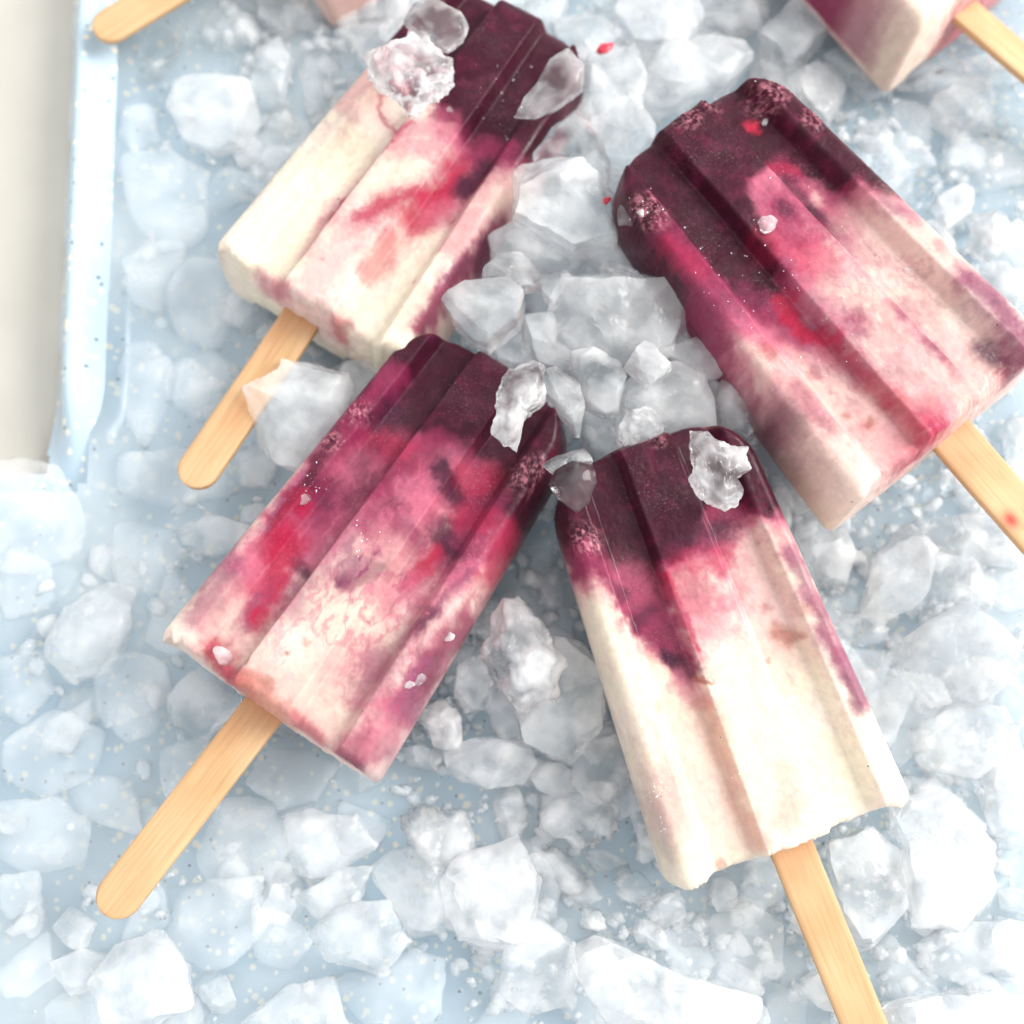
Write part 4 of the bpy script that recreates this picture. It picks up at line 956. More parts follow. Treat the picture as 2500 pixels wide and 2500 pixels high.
CHUNKS = []
CHUNKS = [
    (21.9,37.8,33,17,'frost','the big squarish block','big squarish frosted ice block at the centre of the heap',[(-10.5,8.2),(-1.5,9.0),(9.7,8.4),(13.4,5.0),(14.3,-1.3),(13.8,-5.6),(7.5,-7.5),(-1.4,-9.0),(-7.3,-6.7),(-12.8,-5.9),(-13.2,-0.1),(-12.0,5.4)]),
    (27.4,26.2,41,7,'white','the bright white chip','bright white angular ice chip leaning below the big squarish block',[(-1.1,4.6),(1.4,2.5),(4.0,-1.6),(-0.0,-4.6),(-4.3,-0.9)]),
    (17.6,24.6,34,12,'glassy','the smooth oval lump','smooth oval clear ice lump below the left of the big squarish block',[(-5.2,5.8),(-1.2,6.5),(3.6,3.8),(5.8,1.1),(3.8,-6.6),(1.2,-7.1),(-2.8,-5.0),(-5.3,1.5)]),
    (32.5,19.8,33,14,'frost','the wide frosted block','wide frosted ice block just above the tip of the cream-based popsicle',[(-9.1,3.4),(-5.0,6.5),(1.0,7.6),(6.1,6.5),(7.7,-0.1),(8.5,-4.6),(3.9,-7.3),(-3.5,-7.7),(-9.6,-4.3)]),
    (25.9,13.7,38,8,'crag','the jagged lump','jagged crystal ice lump fused to the left front of the wide frosted block',[(-4.6,-2.3),(-2.9,3.4),(1.1,4.5),(4.1,1.9),(3.5,-3.0),(-1.2,-4.5)]),
    (38.1,29.6,32,10,'frost','the pointed right piece','pointed translucent ice piece touching the dark side of the right popsicle',[(-7.6,1.2),(-2.7,2.8),(2.2,5.3),(5.4,-0.3),(4.5,-3.1),(1.5,-4.4),(-3.2,-1.5)]),
    (46.2,19.8,28,12,'glassy','the creased clear lump','clear creased ice lump between the right popsicle and the cream-based tip',[(-2.3,6.7),(2.6,6.9),(5.2,-2.3),(2.5,-5.8),(-3.5,-4.6),(-4.5,-0.8)]),
    (-5.2,39.2,35,12,'frost','the arrow-shaped piece','arrow-shaped white ice piece pointing left beside the upper popsicle',[(-8.3,2.5),(-2.8,6.4),(6.2,6.0),(6.9,2.9),(5.8,-2.6),(0.3,-6.9),(-2.0,-6.5),(-6.1,-1.8)]),
    (0.1,48.2,33,9,'clear','the clear shell piece','clear rounded ice piece behind the arrow-shaped piece',[(-6.0,0.5),(-3.3,3.5),(2.7,3.7),(5.7,0.1),(4.9,-2.7),(0.8,-3.9),(-4.8,-1.1)]),
    (8.7,45.0,35,7,'clear','the glossy nugget','small glossy clear ice nugget left of the big squarish block',[(-2.9,0.7),(-1.4,3.0),(2.7,2.2),(3.8,0.7),(0.0,-4.5),(-2.2,-2.1)]),
    (6.1,56.1,27,11,'frost','the flat grey slab','flat greyish ice slab under the tall white cube in the heap',[(-9.3,2.3),(-5.1,5.2),(-0.4,4.7),(6.9,2.3),(8.8,-1.0),(6.9,-3.9),(1.5,-5.6),(-9.3,-3.9)]),
    (10.6,65.9,31,17,'white','the tall white cube','tall white frosted ice cube standing between the two upper popsicles',[(-8.5,4.4),(-5.6,8.7),(1.2,8.7),(10.1,1.4),(9.7,-8.9),(2.1,-9.7),(-9.0,-4.7)]),
    (14.3,77.9,29,10,'clear','the dark-cored shard','clear dark-cored ice shard behind the tall white cube',[(-9.3,-1.5),(-5.8,4.1),(-0.6,8.5),(4.6,4.1),(6.8,-3.4),(5.5,-8.3),(-1.3,-3.4)]),
    (1.1,16.4,42,7,'crag','the tusk-shaped shard','tusk-shaped crystal ice shard lying on the dark tip of the marbled popsicle',[(-4.8,-6.7),(-4.6,-2.6),(-3.9,2.2),(-1.6,7.4),(1.6,9.7),(4.8,8.2),(5.0,3.7),(4.1,1.1),(2.0,-1.1),(0.7,-4.1),(-0.2,-8.1),(-3.0,-9.8)]),
    (10.5,20.2,36,8,'clear','the clear splinter','clear ice splinter behind the tusk-shaped shard at the heap edge',[(-4.4,5.2),(-1.5,6.3),(2.9,2.5),(3.9,-2.5),(2.8,-7.7),(-0.4,-4.0),(-3.3,0.2)]),
    (12.0,0.7,43,7,'water','the glassy drop','glassy drop-shaped ice piece bridging the two lower popsicle tips',[(-4.6,0.0),(-3.3,2.5),(0.2,4.4),(3.7,3.6),(4.4,0.4),(2.6,-3.6),(0.5,-5.2),(-3.4,-2.1)]),
    (10.9,5.4,42,5,'clear','the flaky sliver','flaky ice sliver just above the glassy drop-shaped piece',[(-4.4,-0.7),(-2.2,0.8),(3.1,2.6),(4.8,0.1),(1.3,-0.7),(-2.6,-2.1)]),
    (40.3,3.4,45,6,'crag','the boot-shaped piece','boot-shaped frosted ice piece lying on the cream-based popsicle tip',[(-5.5,4.5),(-4.6,6.7),(-2.8,7.7),(-1.5,5.2),(1.7,4.7),(5.3,4.1),(5.3,0.1),(2.8,-1.7),(4.0,-4.5),(2.6,-7.4),(-0.5,-8.6),(-1.9,-7.0),(-4.9,-3.8)]),
    (19.6,15.1,25,10,'frost','the low grey lump','low greyish ice lump between the two lower popsicle tips',[(-4.6,5.7),(1.1,4.9),(4.1,1.0),(4.7,-4.1),(-1.0,-6.4),(-4.3,-1.0)]),
    (7.9,34.5,27,11,'frost','the grey wedge','grey ice wedge below the arrow-shaped piece in the heap',[(-5.4,5.1),(1.1,6.0),(1.4,-0.5),(5.2,-2.1),(4.8,-5.2),(-2.4,-3.7),(-4.7,0.3)]),
    (-0.9,33.8,24,10,'clear','the shaded wedge','shaded clear ice wedge above the tip of the marbled popsicle',[(-4.6,2.1),(3.5,6.1),(5.0,-1.9),(0.0,-4.4),(-3.8,-1.9)]),
    (23.1,47.9,34,6,'crag','the crumbly strip','crumbly ice strip along the back edge of the big squarish block',[(-4.8,1.4),(-2.5,2.2),(0.5,1.0),(4.9,-1.0),(4.5,-2.6),(-2.6,-1.0)]),
    (22.1,56.5,25,11,'frost','the back lump','lumpy ice piece behind the big block beside the right popsicle tip',[(-6.6,2.4),(-0.8,3.2),(3.5,4.9),(4.6,-0.5),(6.4,-5.9),(-0.9,-3.4),(-6.3,-0.5)]),
    (36.6,34.7,28,8,'clear','the tucked chip','clear ice chip tucked between the big block and right popsicle',[(0.2,2.8),(3.1,-0.0),(0.1,-1.6),(-3.4,-1.2)]),
    (42.3,24.3,25,8,'frost','the bluish chip','bluish ice chip right of the wide frosted block',[(-2.3,3.3),(1.5,3.3),(2.1,-1.8),(-0.3,-4.2),(-0.9,-0.6)]),
    (25.0,86.0,19,12,'white','the bridging lump','white ice lump bridging the gap right of the tall white cube',[(-7.2,6.9),(1.8,9.5),(7.0,-0.3),(2.7,-9.3),(-4.4,-6.7)]),
    (24.4,67.6,22,11,'frost','the narrow filler','narrow frosted ice piece between the tall white cube and right popsicle',[(-4.0,7.8),(2.5,9.0),(4.6,-1.0),(0.4,-9.7),(-3.6,-6.0)]),
    (16.9,96.3,18,11,'frost','the slanted lump','slanted frosted ice lump just right of the dark upper left tip',[(-5.5,3.1),(1.8,8.5),(6.5,0.5),(1.6,-7.4),(-4.4,-4.8)]),
    (-21.2,91.3,40,8,'crag','the ragged crystal','large ragged crystal ice piece lying on the upper left popsicle',[(-10.5,0.2),(-10.1,3.0),(-7.6,4.4),(-1.2,6.7),(0.9,9.3),(3.0,8.6),(5.2,5.3),(8.2,2.5),(8.0,-3.1),(5.3,-5.9),(5.8,-8.2),(1.2,-11.0),(-1.9,-7.7),(-6.2,-4.0)]),
    (-16.1,102.8,39,9,'glassy','the rounded glassy piece','rounded glassy ice piece on the upper left popsicle near the top edge',[(-6.7,0.5),(-4.8,3.8),(-0.9,4.8),(3.8,3.8),(6.4,0.5),(5.6,-3.3),(2.2,-5.4),(-1.3,-3.8),(-4.3,-0.9)]),
    (9.0,90.1,36,6,'clear','the blade shard','clear blade-shaped ice shard over the right edge of the upper left popsicle',[(-8.0,-5.4),(-4.1,-1.2),(-0.6,5.4),(2.9,7.8),(5.9,4.0),(5.8,-0.3),(1.9,-4.0),(-3.7,-6.4)]),
    (-45.7,23.4,21,14,'white','the big chunk over the stick','big angular frosted ice chunk lying over the upper popsicle stick',[(-10.6,2.3),(-3.2,6.0),(-2.8,8.1),(3.2,9.1),(8.8,6.0),(10.4,3.4),(8.7,-8.0),(1.9,-13.4),(-7.6,-10.0),(-8.8,-3.4)]),
    (-33.4,27.0,17,10,'frost','the chunk behind','greyish ice chunk between the stick chunk and the marbled popsicle',[(-3.7,5.5),(7.0,7.1),(4.0,0.7),(0.6,-3.0),(-3.8,-8.8),(-4.0,-1.4)]),
    (2.2,-30.6,22,13,'crag','the sparkling lump','sparkling cracked ice lump in the shade between the lower popsicles',[(-5.0,9.6),(-0.7,11.5),(6.0,3.3),(8.3,-1.9),(5.9,-8.1),(-0.7,-10.4),(-6.4,-4.8),(-7.4,0.9)]),
    (11.1,-39.5,15,14,'frost','the shaded cube','smooth greyish ice cube in shade left of the cream-based popsicle',[(-2.8,11.7),(2.7,10.5),(8.7,4.5),(6.9,-5.4),(1.4,-11.6),(-7.4,-7.6),(-9.5,-2.1)]),
    (18.9,-53.2,9,10,'clear','the dark low cube','dark clear ice cube under the cream-based popsicle left edge',[(-5.0,5.9),(6.3,7.0),(6.6,-3.5),(-1.8,-7.0),(-6.2,-2.4)]),
    (-8.1,-36.4,16,11,'clear','the shaded clear lump','clear ice lump in shade right of the marbled popsicle edge',[(-3.0,4.4),(1.8,6.4),(3.8,0.5),(2.8,-4.3),(-1.5,-5.7),(-4.0,-1.4)]),
    (-14.4,-44.5,12,9,'crag','the crumbled cluster','crumbled ice cluster beside the lower right edge of the marbled popsicle',[(-5.1,2.2),(-0.2,5.1),(3.7,1.3),(3.3,-4.6),(-1.6,-4.1)]),
    (-4.4,-51.9,11,10,'frost','the long oval chunk','long oval ice chunk below the gap between the lower popsicles',[(-8.7,2.8),(-1.8,4.7),(6.0,3.8),(8.5,-0.1),(6.0,-4.4),(-1.8,-4.9),(-8.2,-2.0)]),
    (89.5,-72.4,10,12,'white','the big white slab','big white ice slab right of the cream-based popsicle stick',[(-8.9,10.2),(1.3,13.4),(9.1,6.9),(9.1,-8.4),(2.8,-12.6),(-6.3,-10.5),(-7.2,1.1)]),
    (74.3,-77.2,9,11,'frost','the chunk by the stick','large frosted ice chunk tucked against the lower right stick',[(-8.1,8.0),(1.9,10.2),(8.2,4.3),(6.6,-4.7),(-2.1,-13.1),(-6.5,-4.7)]),
    (28.8,-97.5,11,12,'white','the long white shard','long white ice shard at the bottom edge left of the stick',[(-15.9,6.9),(-9.9,8.9),(-1.9,5.9),(6.1,2.3),(19.4,-1.8),(17.1,-6.5),(4.2,-7.9),(-7.5,-6.5),(-11.7,-1.3)]),
    (6.5,-93.5,9,11,'frost','the rounded neighbour','rounded frosted ice chunk left of the long white bottom shard',[(-6.5,8.4),(-0.5,9.0),(6.0,4.3),(6.5,-1.9),(5.4,-6.6),(-3.3,-9.1),(-7.6,-4.0)]),
    (4.5,-76.6,8,9,'milk','the dull chunk','dull ice chunk above the rounded frosted one near the bottom',[(-3.4,7.4),(1.0,7.9),(4.9,-1.2),(4.3,-6.5),(-1.2,-7.5),(-5.6,-0.1)]),
    (96.8,-47.6,9,11,'frost','the five-sided chunk','five-sided frosted ice chunk right of the cream popsicle base corner',[(-10.4,1.3),(-0.9,8.0),(8.5,5.7),(9.6,-2.0),(0.8,-7.5),(-7.5,-5.3)]),
    (95.5,-29.3,13,12,'frost','the largest pale boulder','largest pale ice boulder near the right edge beside the mauve popsicle rim',[(-13.8,-0.0),(-7.8,5.0),(1.5,10.1),(10.2,5.6),(10.7,-1.7),(4.6,-8.9),(-5.5,-10.0)]),
    (83.3,-13.0,12,12,'white','the upright egg chunk','egg-shaped white ice chunk below the tip of the right popsicle stick',[(-7.2,-7.2),(-4.6,4.3),(2.7,10.7),(7.5,5.5),(4.6,-4.3),(-3.0,-8.9)]),
    (96.7,-14.6,10,10,'milk','the flat right piece','flat pale ice piece right of the egg-shaped white chunk',[(-5.2,6.3),(4.0,5.7),(6.2,-3.0),(0.3,-5.3),(-5.3,-3.6)]),
    (70.4,-8.3,9,11,'frost','the tall frosted piece','frosted ice piece below the lower corner of the right popsicle',[(-6.2,3.6),(2.6,6.0),(4.1,0.7),(2.0,-5.1),(-2.6,-5.1)]),
    (85.5,-38.2,7,9,'milk','the dull wedge','dull ice wedge under the largest pale boulder',[(-6.0,6.1),(0.2,5.0),(6.7,-0.7),(3.0,-5.2),(-3.8,-5.2)]),
    (105.3,-59.2,10,11,'white','the edge chunk','white ice chunk cut by the right edge below the boulder',[(-6.8,5.2),(2.5,9.6),(5.6,1.4),(2.5,-9.4),(-3.9,-6.7)]),
    (93.7,-90.2,8,10,'frost','the broad low chunk','broad low ice chunk below the big white slab',[(-9.1,0.8),(-0.7,5.0),(8.1,5.0),(9.8,-1.3),(-1.4,-6.0),(-6.7,-3.4)]),
    (77.0,-23.6,7,8,'milk','the thin pale sliver','thin pale ice sliver beside the upper mauve rim of the cream-based popsicle',[(-5.5,1.3),(3.3,4.2),(4.6,-2.2),(-2.3,-3.3)]),
    (91.0,-103.1,10,10,'white','the corner chunk','white ice chunk at the bottom right corner of the picture',[(-14.8,1.1),(-4.9,4.2),(8.6,4.7),(14.0,-1.0),(7.9,-4.5),(-10.8,-4.5)]),
    (106.6,-3.4,9,10,'frost','the chunk under the stick end','frosted ice chunk right of the stick with the red drop',[(-8.4,4.1),(0.9,5.3),(5.4,1.8),(4.8,-6.5),(-2.7,-4.7)]),
    (36.3,-91.5,7,9,'milk','the submerged chunk','submerged dull ice chunk above the long white bottom shard',[(-5.6,4.1),(2.2,6.2),(5.2,-1.2),(1.8,-5.8),(-3.6,-3.2)]),
    (49.1,-89.8,7,10,'milk','the shaded stick-side chunk','shaded ice chunk left of the lower right stick',[(-7.3,5.6),(0.5,7.7),(6.9,4.5),(6.0,-4.9),(-0.1,-8.0),(-6.0,-4.9)]),
    (14.2,-63.3,8,9,'crag','the crusty chunk','crusty ice chunk in shade left of the cream popsicle base',[(-8.1,3.8),(0.4,7.1),(8.1,2.2),(7.5,-4.3),(-0.3,-6.0),(-7.5,-2.7)]),
    (87.1,-58.2,6,8,'milk','the small dull chip','small dull ice chip above the big white slab',[(-2.4,3.1),(3.2,2.5),(5.2,-0.8),(-1.1,-3.5),(-4.9,-1.3)]),
    (-91.9,-24.3,7,10,'frost','the angular left chunk','angular frosted ice chunk left of the marbled popsicle base corner',[(-8.1,-1.5),(-5.1,4.8),(3.3,9.5),(7.4,8.9),(7.8,0.8),(4.3,-6.7),(-2.4,-9.5),(-7.2,-6.1)]),
    (-82.1,-37.2,7,10,'milk','the bluish round chunk','smooth round bluish ice chunk between left chunk and marbled popsicle',[(-6.9,1.7),(-4.4,6.8),(0.1,7.9),(6.0,5.7),(7.5,-1.2),(4.4,-7.3),(-0.6,-9.0),(-6.0,-4.5)]),
    (-81.9,-6.7,3,6,'milk','the round disc','round flat submerged ice disc below the tray rim end',[(-6.7,6.5),(-0.9,8.3),(5.2,5.2),(7.9,-0.2),(5.8,-6.1),(0.7,-8.5),(-4.8,-5.6),(-7.2,0.4)]),
    (-66.1,-3.4,8,8,'clear','the brownish flat shard','flat brownish clear ice shard left of the marbled popsicle',[(-9.2,0.9),(-0.0,5.0),(10.6,2.1),(6.2,-3.3),(-0.8,-3.8),(-6.7,-0.9)]),
    (-67.0,-39.2,9,10,'clear','the clear chunk by the base','clear ice chunk beneath the base of the marbled popsicle',[(-7.1,0.7),(-1.7,6.4),(4.5,6.9),(8.8,-1.5),(1.2,-7.6),(-5.7,-4.9)]),
    (-39.7,-68.2,8,10,'frost','the plump chunk','plump frosted ice chunk below the marbled popsicle right corner',[(-7.7,4.3),(-4.5,6.5),(6.2,3.8),(10.2,-1.1),(1.5,-7.0),(-5.7,-6.5)]),
    (-36.3,-78.2,7,8,'frost','the slanted wedge','slanted frosted ice wedge below the plump chunk',[(-8.0,-1.3),(1.2,4.1),(6.2,4.1),(4.1,-1.8),(-3.5,-5.0)]),
    (-31.6,-87.4,9,10,'frost','the faceted chunk','faceted white ice chunk right of the two small round bubbles at the bottom',[(-9.4,0.2),(-4.1,5.5),(5.2,6.5),(9.2,-0.8),(5.0,-7.0),(-6.0,-4.4)]),
    (-4.3,-80.2,11,12,'white','the big white boulder','big white ice boulder near the bottom centre',[(-11.0,1.1),(-7.3,6.9),(4.3,11.1),(9.1,3.7),(8.0,-6.7),(2.6,-9.3),(-5.5,-6.7)]),
    (-76.0,-96.6,8,10,'white','the bottom left chunk','white ice chunk near the bottom left corner',[(-9.9,-0.0),(-6.0,6.2),(2.6,9.3),(7.8,3.1),(9.3,-3.6),(1.9,-7.7),(-5.7,-7.2)]),
    (-61.3,-84.7,8,10,'milk','the large bluish slab','large smooth bluish ice slab below the marbled popsicle stick end',[(-10.4,-3.6),(-8.1,4.8),(-1.1,8.0),(8.3,8.0),(9.2,-0.5),(3.5,-7.8),(-1.4,-8.8)]),
    (-91.9,-86.3,5,7,'frost','the small left wedge','small frosted ice wedge left of the large bluish slab',[(-4.6,-0.3),(-1.0,4.0),(3.7,0.8),(1.8,-4.5)]),
    (-56.8,-68.9,7,9,'milk','the pale chunk by the stick','pale ice chunk right of the marbled popsicle stick',[(-8.3,-2.0),(-4.9,8.3),(4.6,8.3),(9.4,-0.4),(5.2,-6.8),(-5.9,-7.4)]),
    (-43.7,-102.3,8,10,'frost','the bottom edge chunk','frosted ice chunk cut by the bottom edge below the faceted one',[(-10.9,-2.6),(-2.5,4.6),(6.1,6.2),(8.5,-2.6),(-1.1,-5.6)]),
    (-20.0,-77.1,8,10,'frost','the tapered chunk','tapered ice chunk left of the big white bottom boulder',[(-9.3,3.0),(-5.0,6.2),(1.7,7.3),(6.7,1.4),(6.2,-8.1),(-0.3,-9.7)]),
    (-18.5,-66.4,7,9,'crag','the crumbly bridge','crumbly ice piece above the tapered chunk',[(-5.6,3.0),(-0.1,5.8),(5.6,1.4),(2.3,-7.2),(-2.2,-2.9)]),
    (-107.8,1.3,4,8,'milk','the left edge slab','broad milky ice slab at the left edge where the rim ends',[(-12.1,10.9),(-4.0,13.3),(4.6,10.9),(11.2,0.5),(11.0,-5.5),(3.1,-10.3),(-3.3,-10.9),(-10.5,-9.1)]),
    (-46.5,-54.8,7,9,'milk','the pale block under the base','pale ice block under the base of the marbled popsicle',[(-9.2,-1.4),(-6.1,5.2),(5.2,5.2),(8.1,1.9),(4.4,-4.7),(-2.3,-6.3)]),
    (-67.8,-52.3,6,8,'milk','the chunk under the stick root','milky ice chunk under the root of the marbled popsicle stick',[(-7.7,2.8),(1.2,5.6),(9.3,2.8),(2.8,-3.9),(-5.5,-7.2)]),
    (-5.6,-51.8,10,9,'clear','the clear oval','clear oval ice piece right of the marbled popsicle corner',[(-7.9,-0.0),(1.0,4.9),(6.0,3.3),(6.0,-4.4),(-5.1,-3.8)]),
    (-15.0,-43.9,9,8,'crag','the crusty bit','crusty ice bit against the right edge of the marbled popsicle',[(-4.2,1.0),(1.4,5.4),(4.2,-2.9),(-1.4,-3.5)]),
    (-105.8,-35.7,6,8,'milk','the faint left piece','faint milky ice piece at the left edge beside the angular chunk',[(-5.2,5.5),(2.6,7.8),(6.2,-1.4),(0.9,-7.1),(-4.4,-4.8)]),
    (-99.6,-50.8,5,8,'milk','the faint broad piece','faint broad ice piece at far left above the stick end',[(-9.3,2.4),(0.5,9.2),(9.4,4.7),(8.8,-4.3),(-1.2,-7.6),(-8.2,-4.3)]),
    (-99.7,-67.6,5,8,'milk','the faint block','faint bluish ice block left of the marbled popsicle stick end',[(-9.3,5.9),(1.3,7.6),(9.6,2.6),(8.4,-5.5),(-1.6,-6.6),(-8.5,-3.9)]),
    (-104.1,-79.7,5,7,'milk','the faint edge chip','faint ice chip at the left edge below the faint block',[(-3.8,3.9),(3.5,4.4),(4.5,-1.5),(-0.9,-4.2),(-3.2,-2.6)]),
    (-89.9,-94.5,6,8,'frost','the chip by the corner chunk','frosted ice chip left of the bottom left white chunk',[(-5.2,1.7),(0.2,3.8),(4.7,2.7),(2.9,-3.6),(-2.5,-4.6)]),
    (-49.0,-88.1,4,6,'milk','the submerged lump','submerged milky lump between the bluish slab and faceted chunk',[(-5.2,5.6),(0.4,4.6),(6.7,0.3),(3.0,-6.1),(-4.8,-4.5)]),
    (-24.1,-96.9,7,9,'milk','the dull bottom block','dull ice block at the bottom edge left of the white boulder',[(-12.6,1.1),(-3.9,2.1),(3.7,6.8),(9.2,4.2),(8.2,-6.1),(-4.7,-8.2)]),
    (-70.7,100.6,7,11,'white','the white knob','rounded white frosted ice knob left of the upper popsicle',[(-9.5,0.3),(-7.9,5.8),(-4.2,7.8),(2.7,8.5),(7.8,5.8),(10.0,-2.5),(6.6,-8.6),(0.4,-9.9),(-6.0,-7.2)]),
    (-82.9,60.2,5,9,'milk','the leaf-shaped chunk','leaf-shaped milky ice chunk beside the middle of the tray rim',[(-7.5,3.0),(-1.6,7.0),(5.2,6.3),(6.1,0.4),(1.7,-8.7),(-3.8,-8.0)]),
    (-71.9,52.4,5,9,'milk','the big sunken chunk','big sunken milky ice chunk left of the upper popsicle base',[(-7.2,3.7),(-2.6,10.2),(7.3,8.9),(8.3,-1.5),(4.5,-10.5),(-3.5,-7.9),(-6.8,-2.8)]),
    (-70.3,32.8,4,8,'milk','the sunken oval','sunken oval ice piece left of the upper popsicle stick',[(-6.7,3.2),(0.9,7.7),(7.2,3.9),(6.3,-3.1),(-1.4,-7.4),(-6.3,-4.3)]),
    (-83.8,33.3,4,8,'milk','the long sunken piece','long sunken ice piece against the lower part of the rim',[(-5.2,9.1),(0.2,10.3),(4.8,5.2),(4.8,-7.4),(0.4,-13.6),(-5.0,-3.6)]),
    (-81.9,79.5,5,9,'milk','the wide sunken slab','wide sunken milky ice slab beside the rim left of the popsicle',[(-9.5,8.4),(-1.5,11.1),(9.4,5.0),(9.4,-8.4),(-0.2,-13.6),(-7.6,-2.4)]),
    (-55.5,93.1,5,9,'milk','the sunken grey lump','sunken grey ice lump between the white knob and upper popsicle',[(-5.4,0.2),(0.6,7.1),(6.3,4.3),(6.6,-3.2),(-1.5,-5.9),(-6.6,-2.5)]),
    (-46.0,109.4,5,9,'clear','the tall clear lump','tall clear ice lump left of the ragged crystal on the popsicle',[(-4.2,-1.0),(-3.2,7.4),(3.1,8.8),(4.6,3.2),(2.3,-7.9),(-2.6,-10.6)]),
    (-57.9,111.0,5,9,'clear','the crinkled lump','crinkled clear ice lump right of the white knob',[(-6.0,6.5),(1.5,10.1),(5.0,0.9),(2.9,-9.5),(-3.5,-8.1)]),
    (-75.5,11.1,5,8,'milk','the flat shallow slab','flat shallow ice slab below the upper popsicle stick end',[(-11.6,4.7),(-0.3,6.5),(11.8,2.2),(12.6,-3.3),(-0.9,-6.3),(-11.6,-3.9)]),
    (-56.9,14.3,6,8,'clear','the small clear chip','small clear ice chip right of the upper popsicle stick end',[(-5.0,2.4),(1.4,5.5),(5.7,2.4),(1.9,-5.5),(-4.1,-4.9)]),
    (-31.8,117.5,9,10,'frost','the top chunk','frosted ice chunk at the top beside the dark popsicle tip',[(-8.6,2.4),(1.4,3.1),(6.5,5.2),(3.5,-4.6),(-2.8,-6.0)]),
    (-89.3,97.2,4,7,'milk','the sunken rim chip','small sunken ice chip beside the upper part of the rim',[(-3.3,5.1),(2.9,6.5),(4.7,-3.2),(-0.7,-6.6),(-3.6,-1.8)]),
    (-68.9,123.6,5,8,'milk','the blurred grey piece','blurred grey ice piece right of the cut-off top stick',[(-5.1,4.0),(2.6,5.4),(6.7,-1.0),(1.2,-5.9),(-5.4,-2.4)]),
    (-55.2,126.1,6,9,'clear','the blurred top lump','blurred clear ice lump at the top edge left of centre',[(-5.8,4.3),(5.1,4.3),(7.2,-2.1),(-0.3,-5.0),(-6.2,-1.4)]),
    (-67.5,81.4,4,7,'milk','the faint pebble','faint sunken ice pebble left of the cream popsicle side',[(0.3,5.1),(4.1,4.4),(4.3,-2.3),(-3.0,-6.3),(-5.7,-1.0)]),
    (-28.5,124.6,10,9,'frost','the top edge chip','ice chip at the top edge touching the rounded glassy piece',[(-3.2,3.2),(3.1,3.2),(3.8,-1.7),(0.1,-3.8),(-3.8,-1.0)]),
    (33.5,118.8,15,13,'white','the bright top block','brightest white ice block at the top edge between the two popsicles',[(-8.9,-0.3),(-7.5,5.2),(0.5,6.6),(9.2,5.2),(10.3,0.4),(5.8,-5.8),(-1.6,-6.8),(-7.7,-4.4)]),
    (23.8,98.9,17,13,'frost','the ribbed column','ribbed frosted ice column right of the upper left popsicle tip',[(-5.6,5.6),(-2.6,8.9),(4.7,8.9),(6.4,2.2),(4.4,-7.7),(-1.6,-10.9),(-5.8,-7.0)]),
    (42.9,106.2,14,13,'white','the sloping white slab','sloping white ice slab behind the right popsicle tip',[(-8.5,3.4),(1.6,10.2),(9.5,8.2),(11.8,2.8),(7.3,-2.6),(-0.1,-6.7),(-8.8,-10.0),(-12.9,-5.3)]),
    (65.9,116.5,13,12,'frost','the blurred pale chunk','blurred pale ice chunk left of the top right popsicle corner',[(-7.1,-1.4),(-0.6,6.2),(7.7,9.0),(7.9,0.7),(-1.2,-8.2),(-6.7,-6.2)]),
    (106.4,99.5,9,11,'frost','the misty chunk','misty ice chunk below the drip of the top right popsicle',[(-6.9,2.4),(2.7,6.5),(7.5,3.7),(5.1,-3.7),(-1.3,-6.4),(-7.2,-2.4)]),
    (86.5,86.4,7,9,'milk','the pale slab by the rim','pale ice slab touching the right side of the right popsicle',[(-5.5,5.2),(2.0,6.6),(6.4,-2.2),(1.2,-7.5),(-4.1,-2.2)]),
    (102.4,74.5,10,9,'white','the white wedge','white ice wedge near the right edge beside the right popsicle',[(-4.2,1.6),(2.8,4.9),(3.6,-1.0),(-2.2,-5.6)]),
    (109.3,66.7,11,9,'crag','the splintered white piece','splintered white ice piece at the right edge beside the wedge',[(-3.2,4.4),(3.6,5.7),(4.8,-1.4),(-0.9,-5.9),(-4.3,-2.7)]),
    (72.2,102.8,10,11,'frost','the chunk above the popsicle','pale ice chunk just above the crusty corner of the right popsicle',[(-6.3,3.3),(2.6,7.4),(6.0,-0.2),(1.9,-6.9),(-4.1,-3.5)]),
    (109.6,109.2,8,9,'milk','the long misty shard','long misty ice shard under the top right popsicle base',[(-15.6,-2.5),(-2.7,2.3),(12.7,6.5),(12.1,-1.1),(-6.4,-5.2)]),
    (83.6,110.1,9,11,'milk','the shadowed chunk','shadowed grey ice chunk beside the top right popsicle side',[(-8.4,2.7),(-1.9,6.9),(4.2,2.7),(5.6,-5.5),(0.5,-6.9)]),
    (16.8,115.4,12,12,'frost','the top grey chunk','greyish ice chunk right of the dark upper popsicle tip',[(-6.8,3.7),(1.9,5.1),(8.1,1.0),(1.8,-5.2),(-5.0,-4.5)]),
    (96.1,65.3,8,9,'white','the icy lump','icy white lump right of the pale rim of the right popsicle',[(-4.4,3.9),(1.8,5.2),(5.1,-0.7),(1.1,-5.8),(-3.6,-2.6)]),
    (110.5,55.0,9,9,'frost','the right edge slab','frosted ice slab at the right edge beside the right popsicle',[(-7.5,4.6),(2.1,4.6),(6.0,-1.8),(3.7,-6.9),(-4.3,-0.5)]),
    (95.2,97.6,5,8,'milk','the sunken right chip','sunken pale ice chip right of the right popsicle shoulder',[(-4.9,5.5),(3.3,4.1),(4.0,-4.1),(-2.4,-5.5)]),
    (51.2,121.3,13,12,'frost','the top edge cube','frosted ice cube at the top edge right of the brightest block',[(-5.7,4.1),(4.9,4.1),(6.5,-2.8),(0.2,-4.1),(-5.9,-1.4)]),
